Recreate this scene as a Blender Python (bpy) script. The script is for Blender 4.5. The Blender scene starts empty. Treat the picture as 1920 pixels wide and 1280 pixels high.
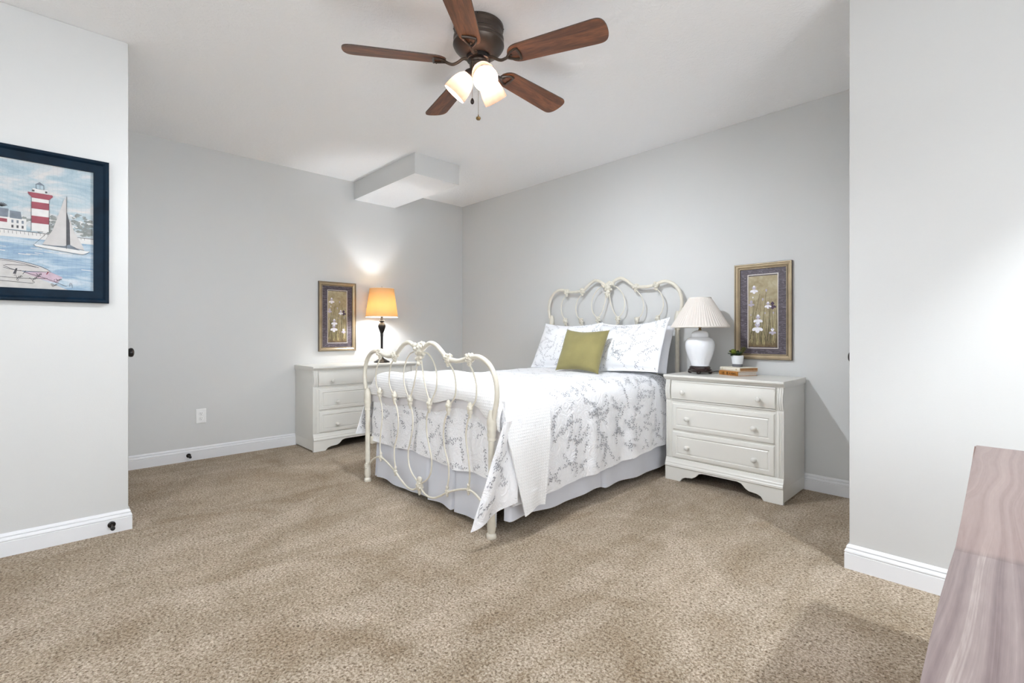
import bpy, bmesh, math, random
from mathutils import Vector, Matrix, noise
random.seed(7)
PI = math.pi
scn = bpy.context.scene
COL = scn.collection

# ------------------------------------------------------------------ camera
# world: +x runs along the bed wall towards the camera's right, +y runs into the room
cam_d = bpy.data.cameras.new('camera')
cam = bpy.data.objects.new('camera', cam_d); COL.objects.link(cam)
cam_d.sensor_width = 36; cam_d.sensor_fit = 'HORIZONTAL'
cam_d.lens = 903.0 / 1920.0 * 36.0
cam_d.shift_y = -15.0 / 1920.0
cam_d.clip_start = 0.02
cam.location = (0, 0, 1.05)
cam.rotation_euler = (PI / 2, 0, math.atan2(0.7197, 0.6943))
scn.camera = cam

# ------------------------------------------------------------------ world, exposure, lights
world = bpy.data.worlds.new('world'); scn.world = world
world.use_nodes = True
world.node_tree.nodes['Background'].inputs[0].default_value = (0.9, 0.95, 1.0, 1)
world.node_tree.nodes['Background'].inputs[1].default_value = 0.6
scn.view_settings.view_transform = 'Standard'
scn.view_settings.look = 'None'
scn.view_settings.gamma = 1.0
scn.view_settings.use_curve_mapping = False
scn.view_settings.exposure = 2.16
scn.cycles.max_bounces = 10
scn.cycles.diffuse_bounces = 6
scn.cycles.transmission_bounces = 6
scn.cycles.transparent_max_bounces = 10
scn.cycles.sample_clamp_indirect = 6.0
scn.cycles.use_denoising = True

FAN_BULB = 780.0      # emission strength of the ceiling fan's bulbs
LAMP_BULB = 118.0      # emission strength of the bedside lamp's bulb

WARM = (0.92, 0.99, 1.06)   # the photograph is balanced to the lamps
FILL_COL = (0.92, 0.99, 1.05)
def area_light(name, loc, rot, sx, sy, power, color, shape='RECTANGLE'):
    d = bpy.data.lights.new(name, 'AREA'); d.shape = shape
    d.size = sx
    if shape == 'RECTANGLE': d.size_y = sy
    d.energy = power; d.color = color
    o = bpy.data.objects.new(name, d); COL.objects.link(o)
    o.location = loc; o.rotation_euler = rot
    return o
# added soft fill behind the camera, tilted up, set at an invented window
area_light('rear_fill', (-.25, -2.58, 1.45), (math.radians(148), 0, PI), 1.7, 1.3, 46, FILL_COL)
# added unseen fill on the hall side, brightens the bed through the opening
area_light('east_fill', (2.06, .35, 1.45), (math.radians(90), 0, math.radians(90)), 1.5, 1.2, 12, FILL_COL)
# flush ceiling light in the hall beyond the opening on the right
area_light('hall_light', (1.10, 1.50, 2.50), (0, 0, 0), 0.11, 0.11, 15, (0.92, 0.99, 1.04), 'DISK')

# ------------------------------------------------------------------ materials
def srgb(r, g, b):
    def f(c):
        c /= 255.0
        return c / 12.92 if c <= 0.04045 else ((c + 0.055) / 1.055) ** 2.4
    return (f(r), f(g), f(b), 1.0)

class NT:
    def __init__(s, name):
        s.m = bpy.data.materials.new(name); s.m.use_nodes = True
        s.t = s.m.node_tree; s.n = s.t.nodes
        s.b = s.n['Principled BSDF']; s.out = s.n['Material Output']
    def add(s, typ, **kw):
        x = s.n.new(typ)
        for k, v in kw.items():
            if k.startswith('_'): setattr(x, k[1:], v)
            else: x.inputs[k.replace('_', ' ')].default_value = v
        return x
    def link(s, a, b): s.t.links.new(a, b)
    def coords(s, scale=(1, 1, 1), kind='Object', rot=(0, 0, 0)):
        tc = s.n.new('ShaderNodeTexCoord'); mp = s.n.new('ShaderNodeMapping')
        mp.inputs['Scale'].default_value = scale
        mp.inputs['Rotation'].default_value = rot
        s.link(tc.outputs[kind], mp.inputs[0]); return mp.outputs[0]
    def ramp(s, src, stops):
        r = s.n.new('ShaderNodeValToRGB'); e = r.color_ramp.elements
        while len(e) < len(stops): e.new(0.5)
        for i, (p, c) in enumerate(stops): e[i].position = p; e[i].color = c
        s.link(src, r.inputs[0]); return r.outputs[0]
    def bump(s, src, strength, dist, prev=None):
        b = s.n.new('ShaderNodeBump'); b.inputs['Strength'].default_value = strength
        b.inputs['Distance'].default_value = dist
        s.link(src, b.inputs['Height'])
        if prev is not None: s.link(prev, b.inputs['Normal'])
        return b.outputs[0]

def simple(name, rgb, rough=0.5, metal=0.0, var=0.04, nscale=6.0, bump=0.0, bscale=200.0, spec=0.5, sheen=0.0):
    k = NT(name); c = srgb(*rgb)
    co = k.coords()
    nz = k.add('ShaderNodeTexNoise', Scale=nscale, Detail=4.0); k.link(co, nz.inputs[0])
    lo = tuple(max(0, v * (1 - var)) for v in c[:3]) + (1,); hi = tuple(min(1, v * (1 + var)) for v in c[:3]) + (1,)
    k.link(k.ramp(nz.outputs[0], [(0.3, lo), (0.7, hi)]), k.b.inputs['Base Color'])
    k.b.inputs['Roughness'].default_value = rough; k.b.inputs['Metallic'].default_value = metal
    k.b.inputs['Specular IOR Level'].default_value = spec
    if sheen: k.b.inputs['Sheen Weight'].default_value = sheen
    if bump:
        n2 = k.add('ShaderNodeTexNoise', Scale=bscale, Detail=3.0); k.link(co, n2.inputs[0])
        k.link(k.bump(n2.outputs[0], bump, 0.003), k.b.inputs['Normal'])
    return k.m

def wall_paint(name, rgb):
    k = NT(name); co = k.coords()
    nz = k.add('ShaderNodeTexNoise', Scale=1.3, Detail=2.0); k.link(co, nz.inputs[0])
    c = srgb(*rgb)
    k.link(k.ramp(nz.outputs[0], [(0.3, tuple(v * .985 for v in c[:3]) + (1,)), (0.7, c)]), k.b.inputs['Base Color'])
    k.b.inputs['Roughness'].default_value = 0.62; k.b.inputs['Specular IOR Level'].default_value = 0.25
    n2 = k.add('ShaderNodeTexNoise', Scale=190.0, Detail=2.0); k.link(co, n2.inputs[0])
    k.link(k.bump(n2.outputs[0], 0.10, 0.002), k.b.inputs['Normal'])
    return k.m

def ceiling_paint():
    k = NT('ceiling_paint'); co = k.coords()
    k.b.inputs['Base Color'].default_value = srgb(247, 247, 248)
    k.b.inputs['Roughness'].default_value = 0.85; k.b.inputs['Specular IOR Level'].default_value = 0.1
    n1 = k.add('ShaderNodeTexNoise', Scale=26.0, Detail=4.0, Roughness=0.6, Distortion=1.6); k.link(co, n1.inputs[0])
    r = k.ramp(n1.outputs[0], [(0.40, (0, 0, 0, 1)), (0.62, (1, 1, 1, 1))])
    n2 = k.add('ShaderNodeTexNoise', Scale=85.0, Detail=3.0); k.link(co, n2.inputs[0])
    b1 = k.bump(r, 0.30, 0.004); k.link(k.bump(n2.outputs[0], 0.15, 0.003, b1), k.b.inputs['Normal'])
    return k.m

def carpet_mat():
    k = NT('carpet_pile'); co = k.coords()
    sm = k.coords((1.0, 1.0, 1.0))
    big = k.add('ShaderNodeTexNoise', Scale=1.7, Detail=5.0, Roughness=0.62, Distortion=0.9); k.link(sm, big.inputs[0])
    st = k.coords((3.2, 0.9, 1.0), rot=(0, 0, 0.5))
    brush = k.add('ShaderNodeTexNoise', Scale=1.6, Detail=3.0, Distortion=0.6); k.link(st, brush.inputs[0])
    fine = k.add('ShaderNodeTexNoise', Scale=115.0, Detail=4.0, Roughness=0.68, Distortion=0.6); k.link(co, fine.inputs[0])
    tuft = k.add('ShaderNodeTexVoronoi', Scale=120.0, Randomness=1.0); k.link(co, tuft.inputs[0])
    base = k.ramp(fine.outputs[0], [(0.34, srgb(98, 81, 63)), (0.43, srgb(150, 132, 111)), (0.53, srgb(184, 168, 148)), (0.68, srgb(218, 206, 190))])
    lay = k.ramp(big.outputs[0], [(0.36, (0.80, 0.75, 0.68, 1)), (0.50, (0.96, 0.95, 0.93, 1)), (0.62, (1.12, 1.12, 1.13, 1))])
    mx = k.add('ShaderNodeMix', _data_type='RGBA', _blend_type='MULTIPLY'); mx.inputs[0].default_value = 1.0
    k.link(base, mx.inputs[6]); k.link(lay, mx.inputs[7])
    br = k.ramp(brush.outputs[0], [(0.44, (0.93, 0.91, 0.87, 1)), (0.56, (1.06, 1.06, 1.06, 1))])
    m2 = k.add('ShaderNodeMix', _data_type='RGBA', _blend_type='MULTIPLY'); m2.inputs[0].default_value = 1.0
    k.link(mx.outputs[2], m2.inputs[6]); k.link(br, m2.inputs[7])
    k.link(m2.outputs[2], k.b.inputs['Base Color'])
    k.b.inputs['Roughness'].default_value = 1.0; k.b.inputs['Specular IOR Level'].default_value = 0.0
    k.b.inputs['Sheen Weight'].default_value = 0.15
    b1 = k.bump(fine.outputs[0], 0.9, 0.012)
    k.link(k.bump(tuft.outputs[0], 0.5, 0.006, b1), k.b.inputs['Normal'])
    return k.m

def wood_mat(name, stops, scale, dist=2.0, rough=0.4, rings=0.0, coat=0.0, detail=(18.0, 1.2, 18.0), axis='Y'):
    """long wavy grain along local x (axis 'X') or y"""
    k = NT(name)
    co = k.coords(scale)
    n1 = k.add('ShaderNodeTexNoise', Scale=1.0, Detail=6.0, Roughness=0.6, Distortion=dist); k.link(co, n1.inputs[0])
    fc = k.coords(detail)
    n2 = k.add('ShaderNodeTexNoise', Scale=8.0, Detail=3.0); k.link(fc, n2.inputs[0])
    wv = k.add('ShaderNodeMath', _operation='MULTIPLY_ADD'); k.link(n2.outputs[0], wv.inputs[0])
    wv.inputs[1].default_value = 0.28; k.link(n1.outputs[0], wv.inputs[2])
    sb = k.add('ShaderNodeMath', _operation='SUBTRACT'); k.link(wv.outputs[0], sb.inputs[0]); sb.inputs[1].default_value = 0.14
    src = sb.outputs[0]
    if rings:
        w = k.add('ShaderNodeTexWave', Scale=rings, Distortion=7.0, Detail=2.0, _wave_type='BANDS', _bands_direction=axis)
        w.inputs['Detail Scale'].default_value = 1.2
        k.link(co, w.inputs[0])
        mm = k.add('ShaderNodeMath', _operation='MULTIPLY_ADD'); k.link(w.outputs[1], mm.inputs[0]); mm.inputs[1].default_value = 0.16
        k.link(src, mm.inputs[2]); src = mm.outputs[0]
    k.link(k.ramp(src, stops), k.b.inputs['Base Color'])
    k.b.inputs['Roughness'].default_value = rough
    k.b.inputs['Coat Weight'].default_value = coat
    k.link(k.bump(src, 0.08, 0.002), k.b.inputs['Normal'])
    return k.m

def cedar_mat():
    k = NT('red_cedar'); co = k.coords()
    wc = k.coords((1.0, 0.16, 1.0))
    warp = k.add('ShaderNodeTexNoise', Scale=7.0, Detail=2.0, Distortion=0.4); k.link(wc, warp.inputs[0])
    gm = k.coords((1.0, 0.07, 1.0))
    sx = k.add('ShaderNodeSeparateXYZ'); k.link(co, sx.inputs[0])
    ph = k.add('ShaderNodeMath', _operation='MULTIPLY_ADD'); k.link(warp.outputs[0], ph.inputs[0]); ph.inputs[1].default_value = 0.16; k.link(sx.outputs[0], ph.inputs[2])
    cb = k.add('ShaderNodeCombineXYZ'); k.link(ph.outputs[0], cb.inputs[0])
    ring = k.add('ShaderNodeTexNoise', Scale=95.0, Detail=5.0, Roughness=0.7); k.link(cb.outputs[0], ring.inputs[0])
    slow = k.add('ShaderNodeTexNoise', Scale=16.0, Detail=2.0); k.link(cb.outputs[0], slow.inputs[0])
    fib = k.add('ShaderNodeTexNoise', Scale=260.0, Detail=3.0); k.link(gm, fib.inputs[0])
    av = k.add('ShaderNodeMath', _operation='MULTIPLY_ADD'); k.link(ring.outputs[0], av.inputs[0]); av.inputs[1].default_value = 0.55; 
    a2 = k.add('ShaderNodeMath', _operation='MULTIPLY_ADD'); k.link(slow.outputs[0], a2.inputs[0]); a2.inputs[1].default_value = 0.35
    a3 = k.add('ShaderNodeMath', _operation='MULTIPLY'); k.link(fib.outputs[0], a3.inputs[0]); a3.inputs[1].default_value = 0.12
    k.link(a3.outputs[0], a2.inputs[2]); k.link(a2.outputs[0], av.inputs[2])
    pink = k.ramp(av.outputs[0], stops((0.38, (100, 80, 76)), (0.50, (120, 101, 97)), (0.60, (130, 112, 107)), (0.72, (150, 133, 125))))
    grey = k.ramp(av.outputs[0], stops((0.38, (80, 64, 64)), (0.48, (104, 89, 88)), (0.58, (124, 110, 107)), (0.66, (160, 148, 142))))
    jn = k.add('ShaderNodeTexNoise', Scale=6.0, Detail=2.0); k.link(co, jn.inputs[0])
    yy = k.add('ShaderNodeMath', _operation='MULTIPLY_ADD'); k.link(jn.outputs[0], yy.inputs[0]); yy.inputs[1].default_value = 0.05; k.link(sx.outputs[1], yy.inputs[2])
    mr = k.add('ShaderNodeMapRange'); mr.inputs['From Min'].default_value = -.185; mr.inputs['From Max'].default_value = -.155; k.link(yy.outputs[0], mr.inputs[0])
    mx = k.add('ShaderNodeMix', _data_type='RGBA'); k.link(mr.outputs[0], mx.inputs[0]); k.link(grey, mx.inputs[6]); k.link(pink, mx.inputs[7])
    ln = k.ramp(mr.outputs[0], [(0.0, (1, 1, 1, 1)), (0.12, (.80, .76, .76, 1)), (0.5, (.90, .87, .86, 1)), (1.0, (1, 1, 1, 1))])
    m2 = k.add('ShaderNodeMix', _data_type='RGBA', _blend_type='MULTIPLY'); m2.inputs[0].default_value = 1.0; k.link(mx.outputs[2], m2.inputs[6]); k.link(ln, m2.inputs[7])
    k.link(m2.outputs[2], k.b.inputs['Base Color'])
    k.b.inputs['Roughness'].default_value = 0.42; k.b.inputs['Coat Weight'].default_value = 0.08
    k.link(k.bump(av.outputs[0], 0.12, 0.0015), k.b.inputs['Normal'])
    return k.m

def quilt_mat():
    k = NT('quilted_white_cotton'); co = k.coords()
    k.b.inputs['Base Color'].default_value = srgb(246, 246, 249)
    k.b.inputs['Roughness'].default_value = 0.85; k.b.inputs['Specular IOR Level'].default_value = 0.2
    k.b.inputs['Sheen Weight'].default_value = 0.2
    n1 = k.add('ShaderNodeTexNoise', Scale=11.0, Detail=1.5, Distortion=2.2); k.link(co, n1.inputs[0])
    w = k.add('ShaderNodeMath', _operation='SINE')
    mu = k.add('ShaderNodeMath', _operation='MULTIPLY'); k.link(n1.outputs[0], mu.inputs[0]); mu.inputs[1].default_value = 34.0
    k.link(mu.outputs[0], w.inputs[0])
    b1 = k.bump(w.outputs[0], 0.30, 0.004)
    n2 = k.add('ShaderNodeTexNoise', Scale=260.0, Detail=2.0); k.link(co, n2.inputs[0])
    k.link(k.bump(n2.outputs[0], 0.12, 0.002, b1), k.b.inputs['Normal'])
    return k.m

def waffle_mat():
    k = NT('white_waffle_cotton'); co = k.coords()
    k.b.inputs['Base Color'].default_value = srgb(250, 250, 251)
    k.b.inputs['Roughness'].default_value = 0.9; k.b.inputs['Specular IOR Level'].default_value = 0.15
    sp = k.add('ShaderNodeSeparateXYZ'); k.link(co, sp.inputs[0])
    ge = k.n.new('ShaderNodeNewGeometry'); sn = k.add('ShaderNodeSeparateXYZ'); k.link(ge.outputs['Normal'], sn.inputs[0])
    def mth(op, a, b=None):
        m = k.n.new('ShaderNodeMath'); m.operation = op
        for q, v in enumerate((a, b)):
            if v is None: continue
            if isinstance(v, (int, float)): m.inputs[q].default_value = v
            else: k.link(v, m.inputs[q])
        return m.outputs[0]
    def cell(v): return mth('COSINE', mth('MULTIPLY', v, 2 * PI / .0155))
    top = mth('GREATER_THAN', mth('ABSOLUTE', sn.outputs[2]), .6); foot = mth('GREATER_THAN', mth('ABSOLUTE', sn.outputs[1]), .6)
    notop = mth('SUBTRACT', 1.0, top)
    a = mth('ADD', mth('MULTIPLY', cell(sp.outputs[0]), top), mth('MULTIPLY', cell(sp.outputs[2]), notop))
    b = mth('ADD', mth('MULTIPLY', cell(sp.outputs[0]), foot), mth('MULTIPLY', cell(sp.outputs[1]), mth('SUBTRACT', 1.0, foot)))
    pit = k.n.new('ShaderNodeMapRange'); pit.interpolation_type = 'SMOOTHSTEP'; pit.inputs['From Min'].default_value = 0.15; pit.inputs['From Max'].default_value = 0.85
    k.link(mth('MAXIMUM', a, b), pit.inputs[0])
    k.link(k.bump(pit.outputs[0], 0.6, 0.003), k.b.inputs['Normal'])
    return k.m

def shade_glass():
    k = NT('frosted_glass'); k.n.remove(k.b)
    tr = k.add('ShaderNodeBsdfTranslucent'); tr.inputs[0].default_value = srgb(92, 80, 72)
    df = k.add('ShaderNodeBsdfDiffuse'); df.inputs[0].default_value = srgb(150, 128, 110)
    tp = k.add('ShaderNodeBsdfTransparent'); tp.inputs[0].default_value = (1.0, 0.97, 0.93, 1)
    nz = k.add('ShaderNodeTexNoise', Scale=9.0, Detail=2.0)
    m1 = k.add('ShaderNodeMixShader'); m1.inputs[0].default_value = 0.35
    k.link(tr.outputs[0], m1.inputs[1]); k.link(df.outputs[0], m1.inputs[2])
    m2 = k.add('ShaderNodeMixShader')
    mr = k.add('ShaderNodeMapRange'); mr.inputs['To Min'].default_value = 0.0; mr.inputs['To Max'].default_value = 0.0006
    k.link(nz.outputs[0], mr.inputs[0]); k.link(mr.outputs[0], m2.inputs[0])
    k.link(m1.outputs[0], m2.inputs[1]); k.link(tp.outputs[0], m2.inputs[2])
    k.link(m2.outputs[0], k.out.inputs[0])
    return k.m

def fabric_shade(name, rgb, trl, wt):
    k = NT(name); k.n.remove(k.b)
    tr = k.add('ShaderNodeBsdfTranslucent'); tr.inputs[0].default_value = srgb(*trl)
    df = k.add('ShaderNodeBsdfDiffuse'); df.inputs[0].default_value = srgb(*rgb)
    m1 = k.add('ShaderNodeMixShader'); m1.inputs[0].default_value = wt
    co = k.coords(); nz = k.add('ShaderNodeTexNoise', Scale=300.0, Detail=2.0); k.link(co, nz.inputs[0])
    b = k.bump(nz.outputs[0], 0.2, 0.002); k.link(b, df.inputs['Normal'])
    k.link(tr.outputs[0], m1.inputs[2]); k.link(df.outputs[0], m1.inputs[1]); k.link(m1.outputs[0], k.out.inputs[0])
    return k.m

def emit(name, rgb, strength):
    k = NT(name); k.n.remove(k.b)
    e = k.add('ShaderNodeEmission'); e.inputs[0].default_value = (*rgb, 1); e.inputs[1].default_value = strength
    k.link(e.outputs[0], k.out.inputs[0]); return k.m

def stops(*a): return [(p, srgb(*c)) for p, c in a]

def watercolour(name, cols, scale, z=3.0):
    k = NT(name); co = k.coords((1, scale, scale * z))
    n = k.add('ShaderNodeTexNoise', Scale=1.0, Detail=5.0, Roughness=0.6, Distortion=0.8); k.link(co, n.inputs[0])
    c0 = k.ramp(n.outputs[0], stops(*cols))
    v = k.add('ShaderNodeTexVoronoi', Scale=58.0, _feature='DISTANCE_TO_EDGE', Randomness=0.35)
    k.link(k.coords(), v.inputs[0])
    ln = k.ramp(v.outputs[0], [(0.0, (0.66, 0.68, 0.70, 1)), (0.06, (1, 1, 1, 1))])
    mx = k.add('ShaderNodeMix', _data_type='RGBA', _blend_type='MULTIPLY'); mx.inputs[0].default_value = 0.45
    k.link(c0, mx.inputs[6]); k.link(ln, mx.inputs[7])
    k.link(mx.outputs[2], k.b.inputs['Base Color']); k.b.inputs['Roughness'].default_value = 0.5
    return k.m

M = {
 'wall': wall_paint('grey_wall_paint', (209, 209, 208)),
 'ceiling': ceiling_paint(),
 'trim': simple('white_trim_paint', (222, 222, 224), 0.35, var=0.01),
 'carpet': carpet_mat(),
 'iron': simple('cream_painted_iron', (218, 212, 198), 0.38, var=0.05, nscale=25, bump=0.05, bscale=60),
 'dresser': simple('ivory_lacquer', (223, 221, 215), 0.30, var=0.015, nscale=3),
 'groove': simple('ivory_lacquer_edge', (224, 219, 208), 0.35, var=0.03),
 'dark': simple('unfinished_inside', (70, 56, 44), 0.9),
 'quilt': quilt_mat(),
 'thread': simple('grey_embroidery_thread', (150, 151, 158), 0.8, var=0.12, nscale=30),
 'waffle': waffle_mat(),
 'skirt': simple('grey_white_cotton', (220, 222, 230), 0.9, var=0.02, bump=0.1, bscale=300),
 'hem': simple('pale_cotton_hem', (222, 219, 221), 0.9, var=0.02),
 'binding': simple('cream_binding', (228, 222, 214), 0.9, var=0.03),
 'sham': simple('white_sham_cotton', (242, 243, 246), 0.9, var=0.01, bump=0.35, bscale=28),
 'pillow': simple('plain_white_cotton', (228, 229, 234), 0.9, var=0.01),
 'gold': simple('olive_gold_velvet', (142, 133, 84), 0.8, var=0.10, nscale=9, bump=0.1, bscale=90, sheen=0.25),
 'bronze': simple('brushed_bronze', (78, 68, 61), 0.34, metal=0.6, var=0.12, nscale=5),
 'black': simple('black_iron', (32, 28, 27), 0.28, metal=0.3, var=0.15, nscale=20),
 'blackwood': simple('black_lacquered_wood', (40, 26, 24), 0.25, var=0.2),
 'brass': simple('aged_brass', (132, 106, 66), 0.35, metal=0.8, var=0.15, nscale=30),
 'rubber': simple('black_rubber', (20, 20, 21), 0.6),
 'porcelain': simple('white_porcelain', (236, 238, 242), 0.12, var=0.01),
 'plastic': simple('white_plastic', (238, 238, 238), 0.35, var=0.01),
 'slot': simple('dark_slot', (60, 58, 56), 0.7),
 'blade': wood_mat('walnut_blade_veneer', stops((0.25, (60, 33, 18)), (0.45, (106, 62, 36)), (0.60, (136, 84, 50)), (0.8, (84, 48, 28))), (2.2, 22.0, 22.0), 1.2, 0.42, detail=(2.5, 30, 30)),
 'blade_edge': simple('blade_edge_banding', (74, 58, 50), 0.5, var=0.25, nscale=40),
 'cedar': cedar_mat(),
 'cedar_edge': wood_mat('red_cedar_edge', stops((0.3, (96, 54, 42)), (0.6, (138, 88, 68)), (0.8, (156, 116, 100))), (9, 2, 30), 1.0, 0.45),
 'champagne': simple('champagne_gilt', (176, 158, 130), 0.32, metal=0.55, var=0.12, nscale=12),
 'champagne_dark': simple('dark_gilt_edge', (96, 84, 72), 0.4, metal=0.4, var=0.15, nscale=12),
 'silver': simple('silver_fillet', (205, 198, 192), 0.35, metal=0.3),
 'navy': simple('navy_black_lacquer', (6, 28, 44), 0.5, var=0.3, nscale=14, spec=0.15),
 'glass': shade_glass(),
 'tan_shade': fabric_shade('tan_lamp_fabric', (206, 182, 148), (196, 164, 114), 0.32),
 'white_shade': fabric_shade('white_pleated_fabric', (240, 234, 228), (240, 230, 220), 0.25),
 'bulb': emit('fan_bulb_glow', WARM, FAN_BULB),
 'lbulb': emit('lamp_bulb_glow', WARM, LAMP_BULB),
}

# ------------------------------------------------------------------ mesh helpers (world coordinates in, offset by the root)
W = {}
def worg(o):
    return W.get(o.name, Vector((0, 0, 0)))

def obj(name, bm, mat, parent=None, smooth=32, origin=None):
    """link one mesh; vertices are given in world coordinates"""
    bmesh.ops.recalc_face_normals(bm, faces=bm.faces)
    off = worg(parent) if parent is not None else Vector(origin if origin else (0, 0, 0))
    for v in bm.verts: v.co -= off
    me = bpy.data.meshes.new(name); bm.to_mesh(me); bm.free()
    for m in (mat if isinstance(mat, (list, tuple)) else [mat]): me.materials.append(m)
    if smooth:
        for p in me.polygons: p.use_smooth = True
        me.set_sharp_from_angle(angle=math.radians(smooth))
    o = bpy.data.objects.new(name, me); COL.objects.link(o)
    if parent is not None: o.parent = parent
    else: o.location = off
    W[o.name] = off.copy()
    return o

def tag(o, label=None, cat=None, group=None, kind=None):
    if label: o['label'] = label
    if cat: o['category'] = cat
    if group: o['group'] = group
    if kind: o['kind'] = kind
    return o

def thing(name, label, cat, loc, group=None):
    o = bpy.data.objects.new(name, None); COL.objects.link(o)
    o.location = loc; o.empty_display_size = 0.1
    W[o.name] = Vector(loc)
    return tag(o, label, cat, group)

def struct(name, bm, mat, smooth=0, label=None):
    o = obj(name, bm, mat, None, smooth); o['kind'] = 'structure'
    if label: o['label'] = label
    return o

def box(bm, x0, x1, y0, y1, z0, z1, bevel=0.0, mi=0, M4=None):
    g = bmesh.ops.create_cube(bm, size=1.0)['verts']
    for v in g:
        v.co = Vector(((x0 + x1) / 2 + v.co.x * (x1 - x0), (y0 + y1) / 2 + v.co.y * (y1 - y0), (z0 + z1) / 2 + v.co.z * (z1 - z0)))
    fs = set(f for v in g for f in v.link_faces)
    if bevel:
        es = list(set(e for f in fs for e in f.edges))
        r = bmesh.ops.bevel(bm, geom=es, offset=bevel, segments=2, affect='EDGES', profile=0.6)
        fs = set(r['faces']) | set(f for f in fs if f.is_valid)
        vs = set(v for f in fs for v in f.verts)
        allf = set(f for v in vs for f in v.link_faces); fs = allf
        g = list(set(v for f in allf for v in f.verts))
    for f in fs: f.material_index = mi
    if M4 is not None:
        for v in g: v.co = M4 @ v.co
    return g

def catmull(pts, n=6):
    P = [Vector(p) for p in pts]
    if len(P) < 3: 
        return [P[0].lerp(P[1], i / n) for i in range(n + 1)]
    out = []
    for i in range(len(P) - 1):
        p0 = P[i - 1] if i else P[0] * 2 - P[1]
        p1, p2 = P[i], P[i + 1]
        p3 = P[i + 2] if i + 2 < len(P) else P[-1] * 2 - P[-2]
        for k in range(n):
            t = k / n
            out.append(0.5 * ((2 * p1) + (p2 - p0) * t + (2 * p0 - 5 * p1 + 4 * p2 - p3) * t * t + (3 * p1 - p0 - 3 * p2 + p3) * t ** 3))
    out.append(P[-1]); return out

def tube(bm, pts, r, seg=10, smooth_n=6, mi=0):
    P = catmull(pts, smooth_n) if smooth_n else [Vector(p) for p in pts]
    n = len(P)
    rf = r if callable(r) else (lambda t: r)
    T = []
    for i in range(n):
        a = P[max(i - 1, 0)]; b = P[min(i + 1, n - 1)]
        T.append((b - a).normalized())
    up = Vector((0, 1, 0)) if abs(T[0].y) < 0.9 else Vector((1, 0, 0))
    N = (up - T[0] * up.dot(T[0])).normalized()
    rings = []
    for i in range(n):
        N = (N - T[i] * N.dot(T[i])).normalized(); B = T[i].cross(N)
        rr = rf(i / (n - 1))
        rings.append([bm.verts.new(P[i] + (N * math.cos(a) + B * math.sin(a)) * rr) for a in [2 * PI * k / seg for k in range(seg)]])
    for i in range(n - 1):
        for k in range(seg):
            f = bm.faces.new((rings[i][k], rings[i][(k + 1) % seg], rings[i + 1][(k + 1) % seg], rings[i + 1][k])); f.material_index = mi
    bm.faces.new(rings[0]).material_index = mi; bm.faces.new(list(reversed(rings[-1]))).material_index = mi

def lathe(bm, prof, c, axis=(0, 0, 1), seg=24, mi=0, mod=None, closed=False, close_ends=True):
    """prof: (radius, height along axis) list, from point c"""
    ax = Vector(axis).normalized(); c = Vector(c)
    up = Vector((1, 0, 0)) if abs(ax.x) < 0.9 else Vector((0, 1, 0))
    A = (up - ax * up.dot(ax)).normalized(); B = ax.cross(A)
    rings = []
    for r, h in prof:
        row = []
        for k in range(seg):
            a = 2 * PI * k / seg
            rr = r * (mod(a, h) if mod else 1.0)
            row.append(bm.verts.new(c + ax * h + (A * math.cos(a) + B * math.sin(a)) * rr))
        rings.append(row)
    for i in range(len(rings) - 1):
        for k in range(seg):
            f = bm.faces.new((rings[i][k], rings[i][(k + 1) % seg], rings[i + 1][(k + 1) % seg], rings[i + 1][k])); f.material_index = mi
    if close_ends:
        if prof[0][0] > 1e-5: bm.faces.new(rings[0]).material_index = mi
        if prof[-1][0] > 1e-5: bm.faces.new(list(reversed(rings[-1]))).material_index = mi
    bmesh.ops.remove_doubles(bm, verts=[v for r in rings for v in r], dist=1e-6)

def blob(bm, c, rx, ry, rz, sub=2, mi=0, rough=0.0):
    g = bmesh.ops.create_icosphere(bm, subdivisions=sub, radius=1.0)['verts']
    for v in g:
        k = 1.0 + (rough * noise.noise(v.co * 2.5 + Vector(c) * 9) if rough else 0)
        v.co = Vector((c[0] + v.co.x * rx * k, c[1] + v.co.y * ry * k, c[2] + v.co.z * rz * k))

def grid(bm, fn, nu, nv, mi=0, thick=0.0):
    """fn(u, v) -> Vector, u and v in 0..1; optional thickness gives a closed sheet"""
    V = [[bm.verts.new(fn(i / nu, j / nv)) for j in range(nv + 1)] for i in range(nu + 1)]
    F = []
    for i in range(nu):
        for j in range(nv):
            f = bm.faces.new((V[i][j], V[i + 1][j], V[i + 1][j + 1], V[i][j + 1])); f.material_index = mi; F.append(f)
    if thick:
        for r in V:
            for v in r: v.normal_update()
        bmesh.ops.recalc_face_normals(bm, faces=F)
        bmesh.ops.solidify(bm, geom=F, thickness=thick)
    return V

def prism(bm, poly, fn0, fn1, mi=0):
    """closed extrusion of a polygon: fn0/fn1 map (a, b) to the two ends"""
    A = [bm.verts.new(fn0(*p)) for p in poly]; B = [bm.verts.new(fn1(*p)) for p in poly]
    n = len(poly); fs = [bm.faces.new(A), bm.faces.new(list(reversed(B)))]
    for i in range(n):
        fs.append(bm.faces.new((A[i], B[i], B[(i + 1) % n], A[(i + 1) % n])))
    for f in fs: f.material_index = mi
    return fs

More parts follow.
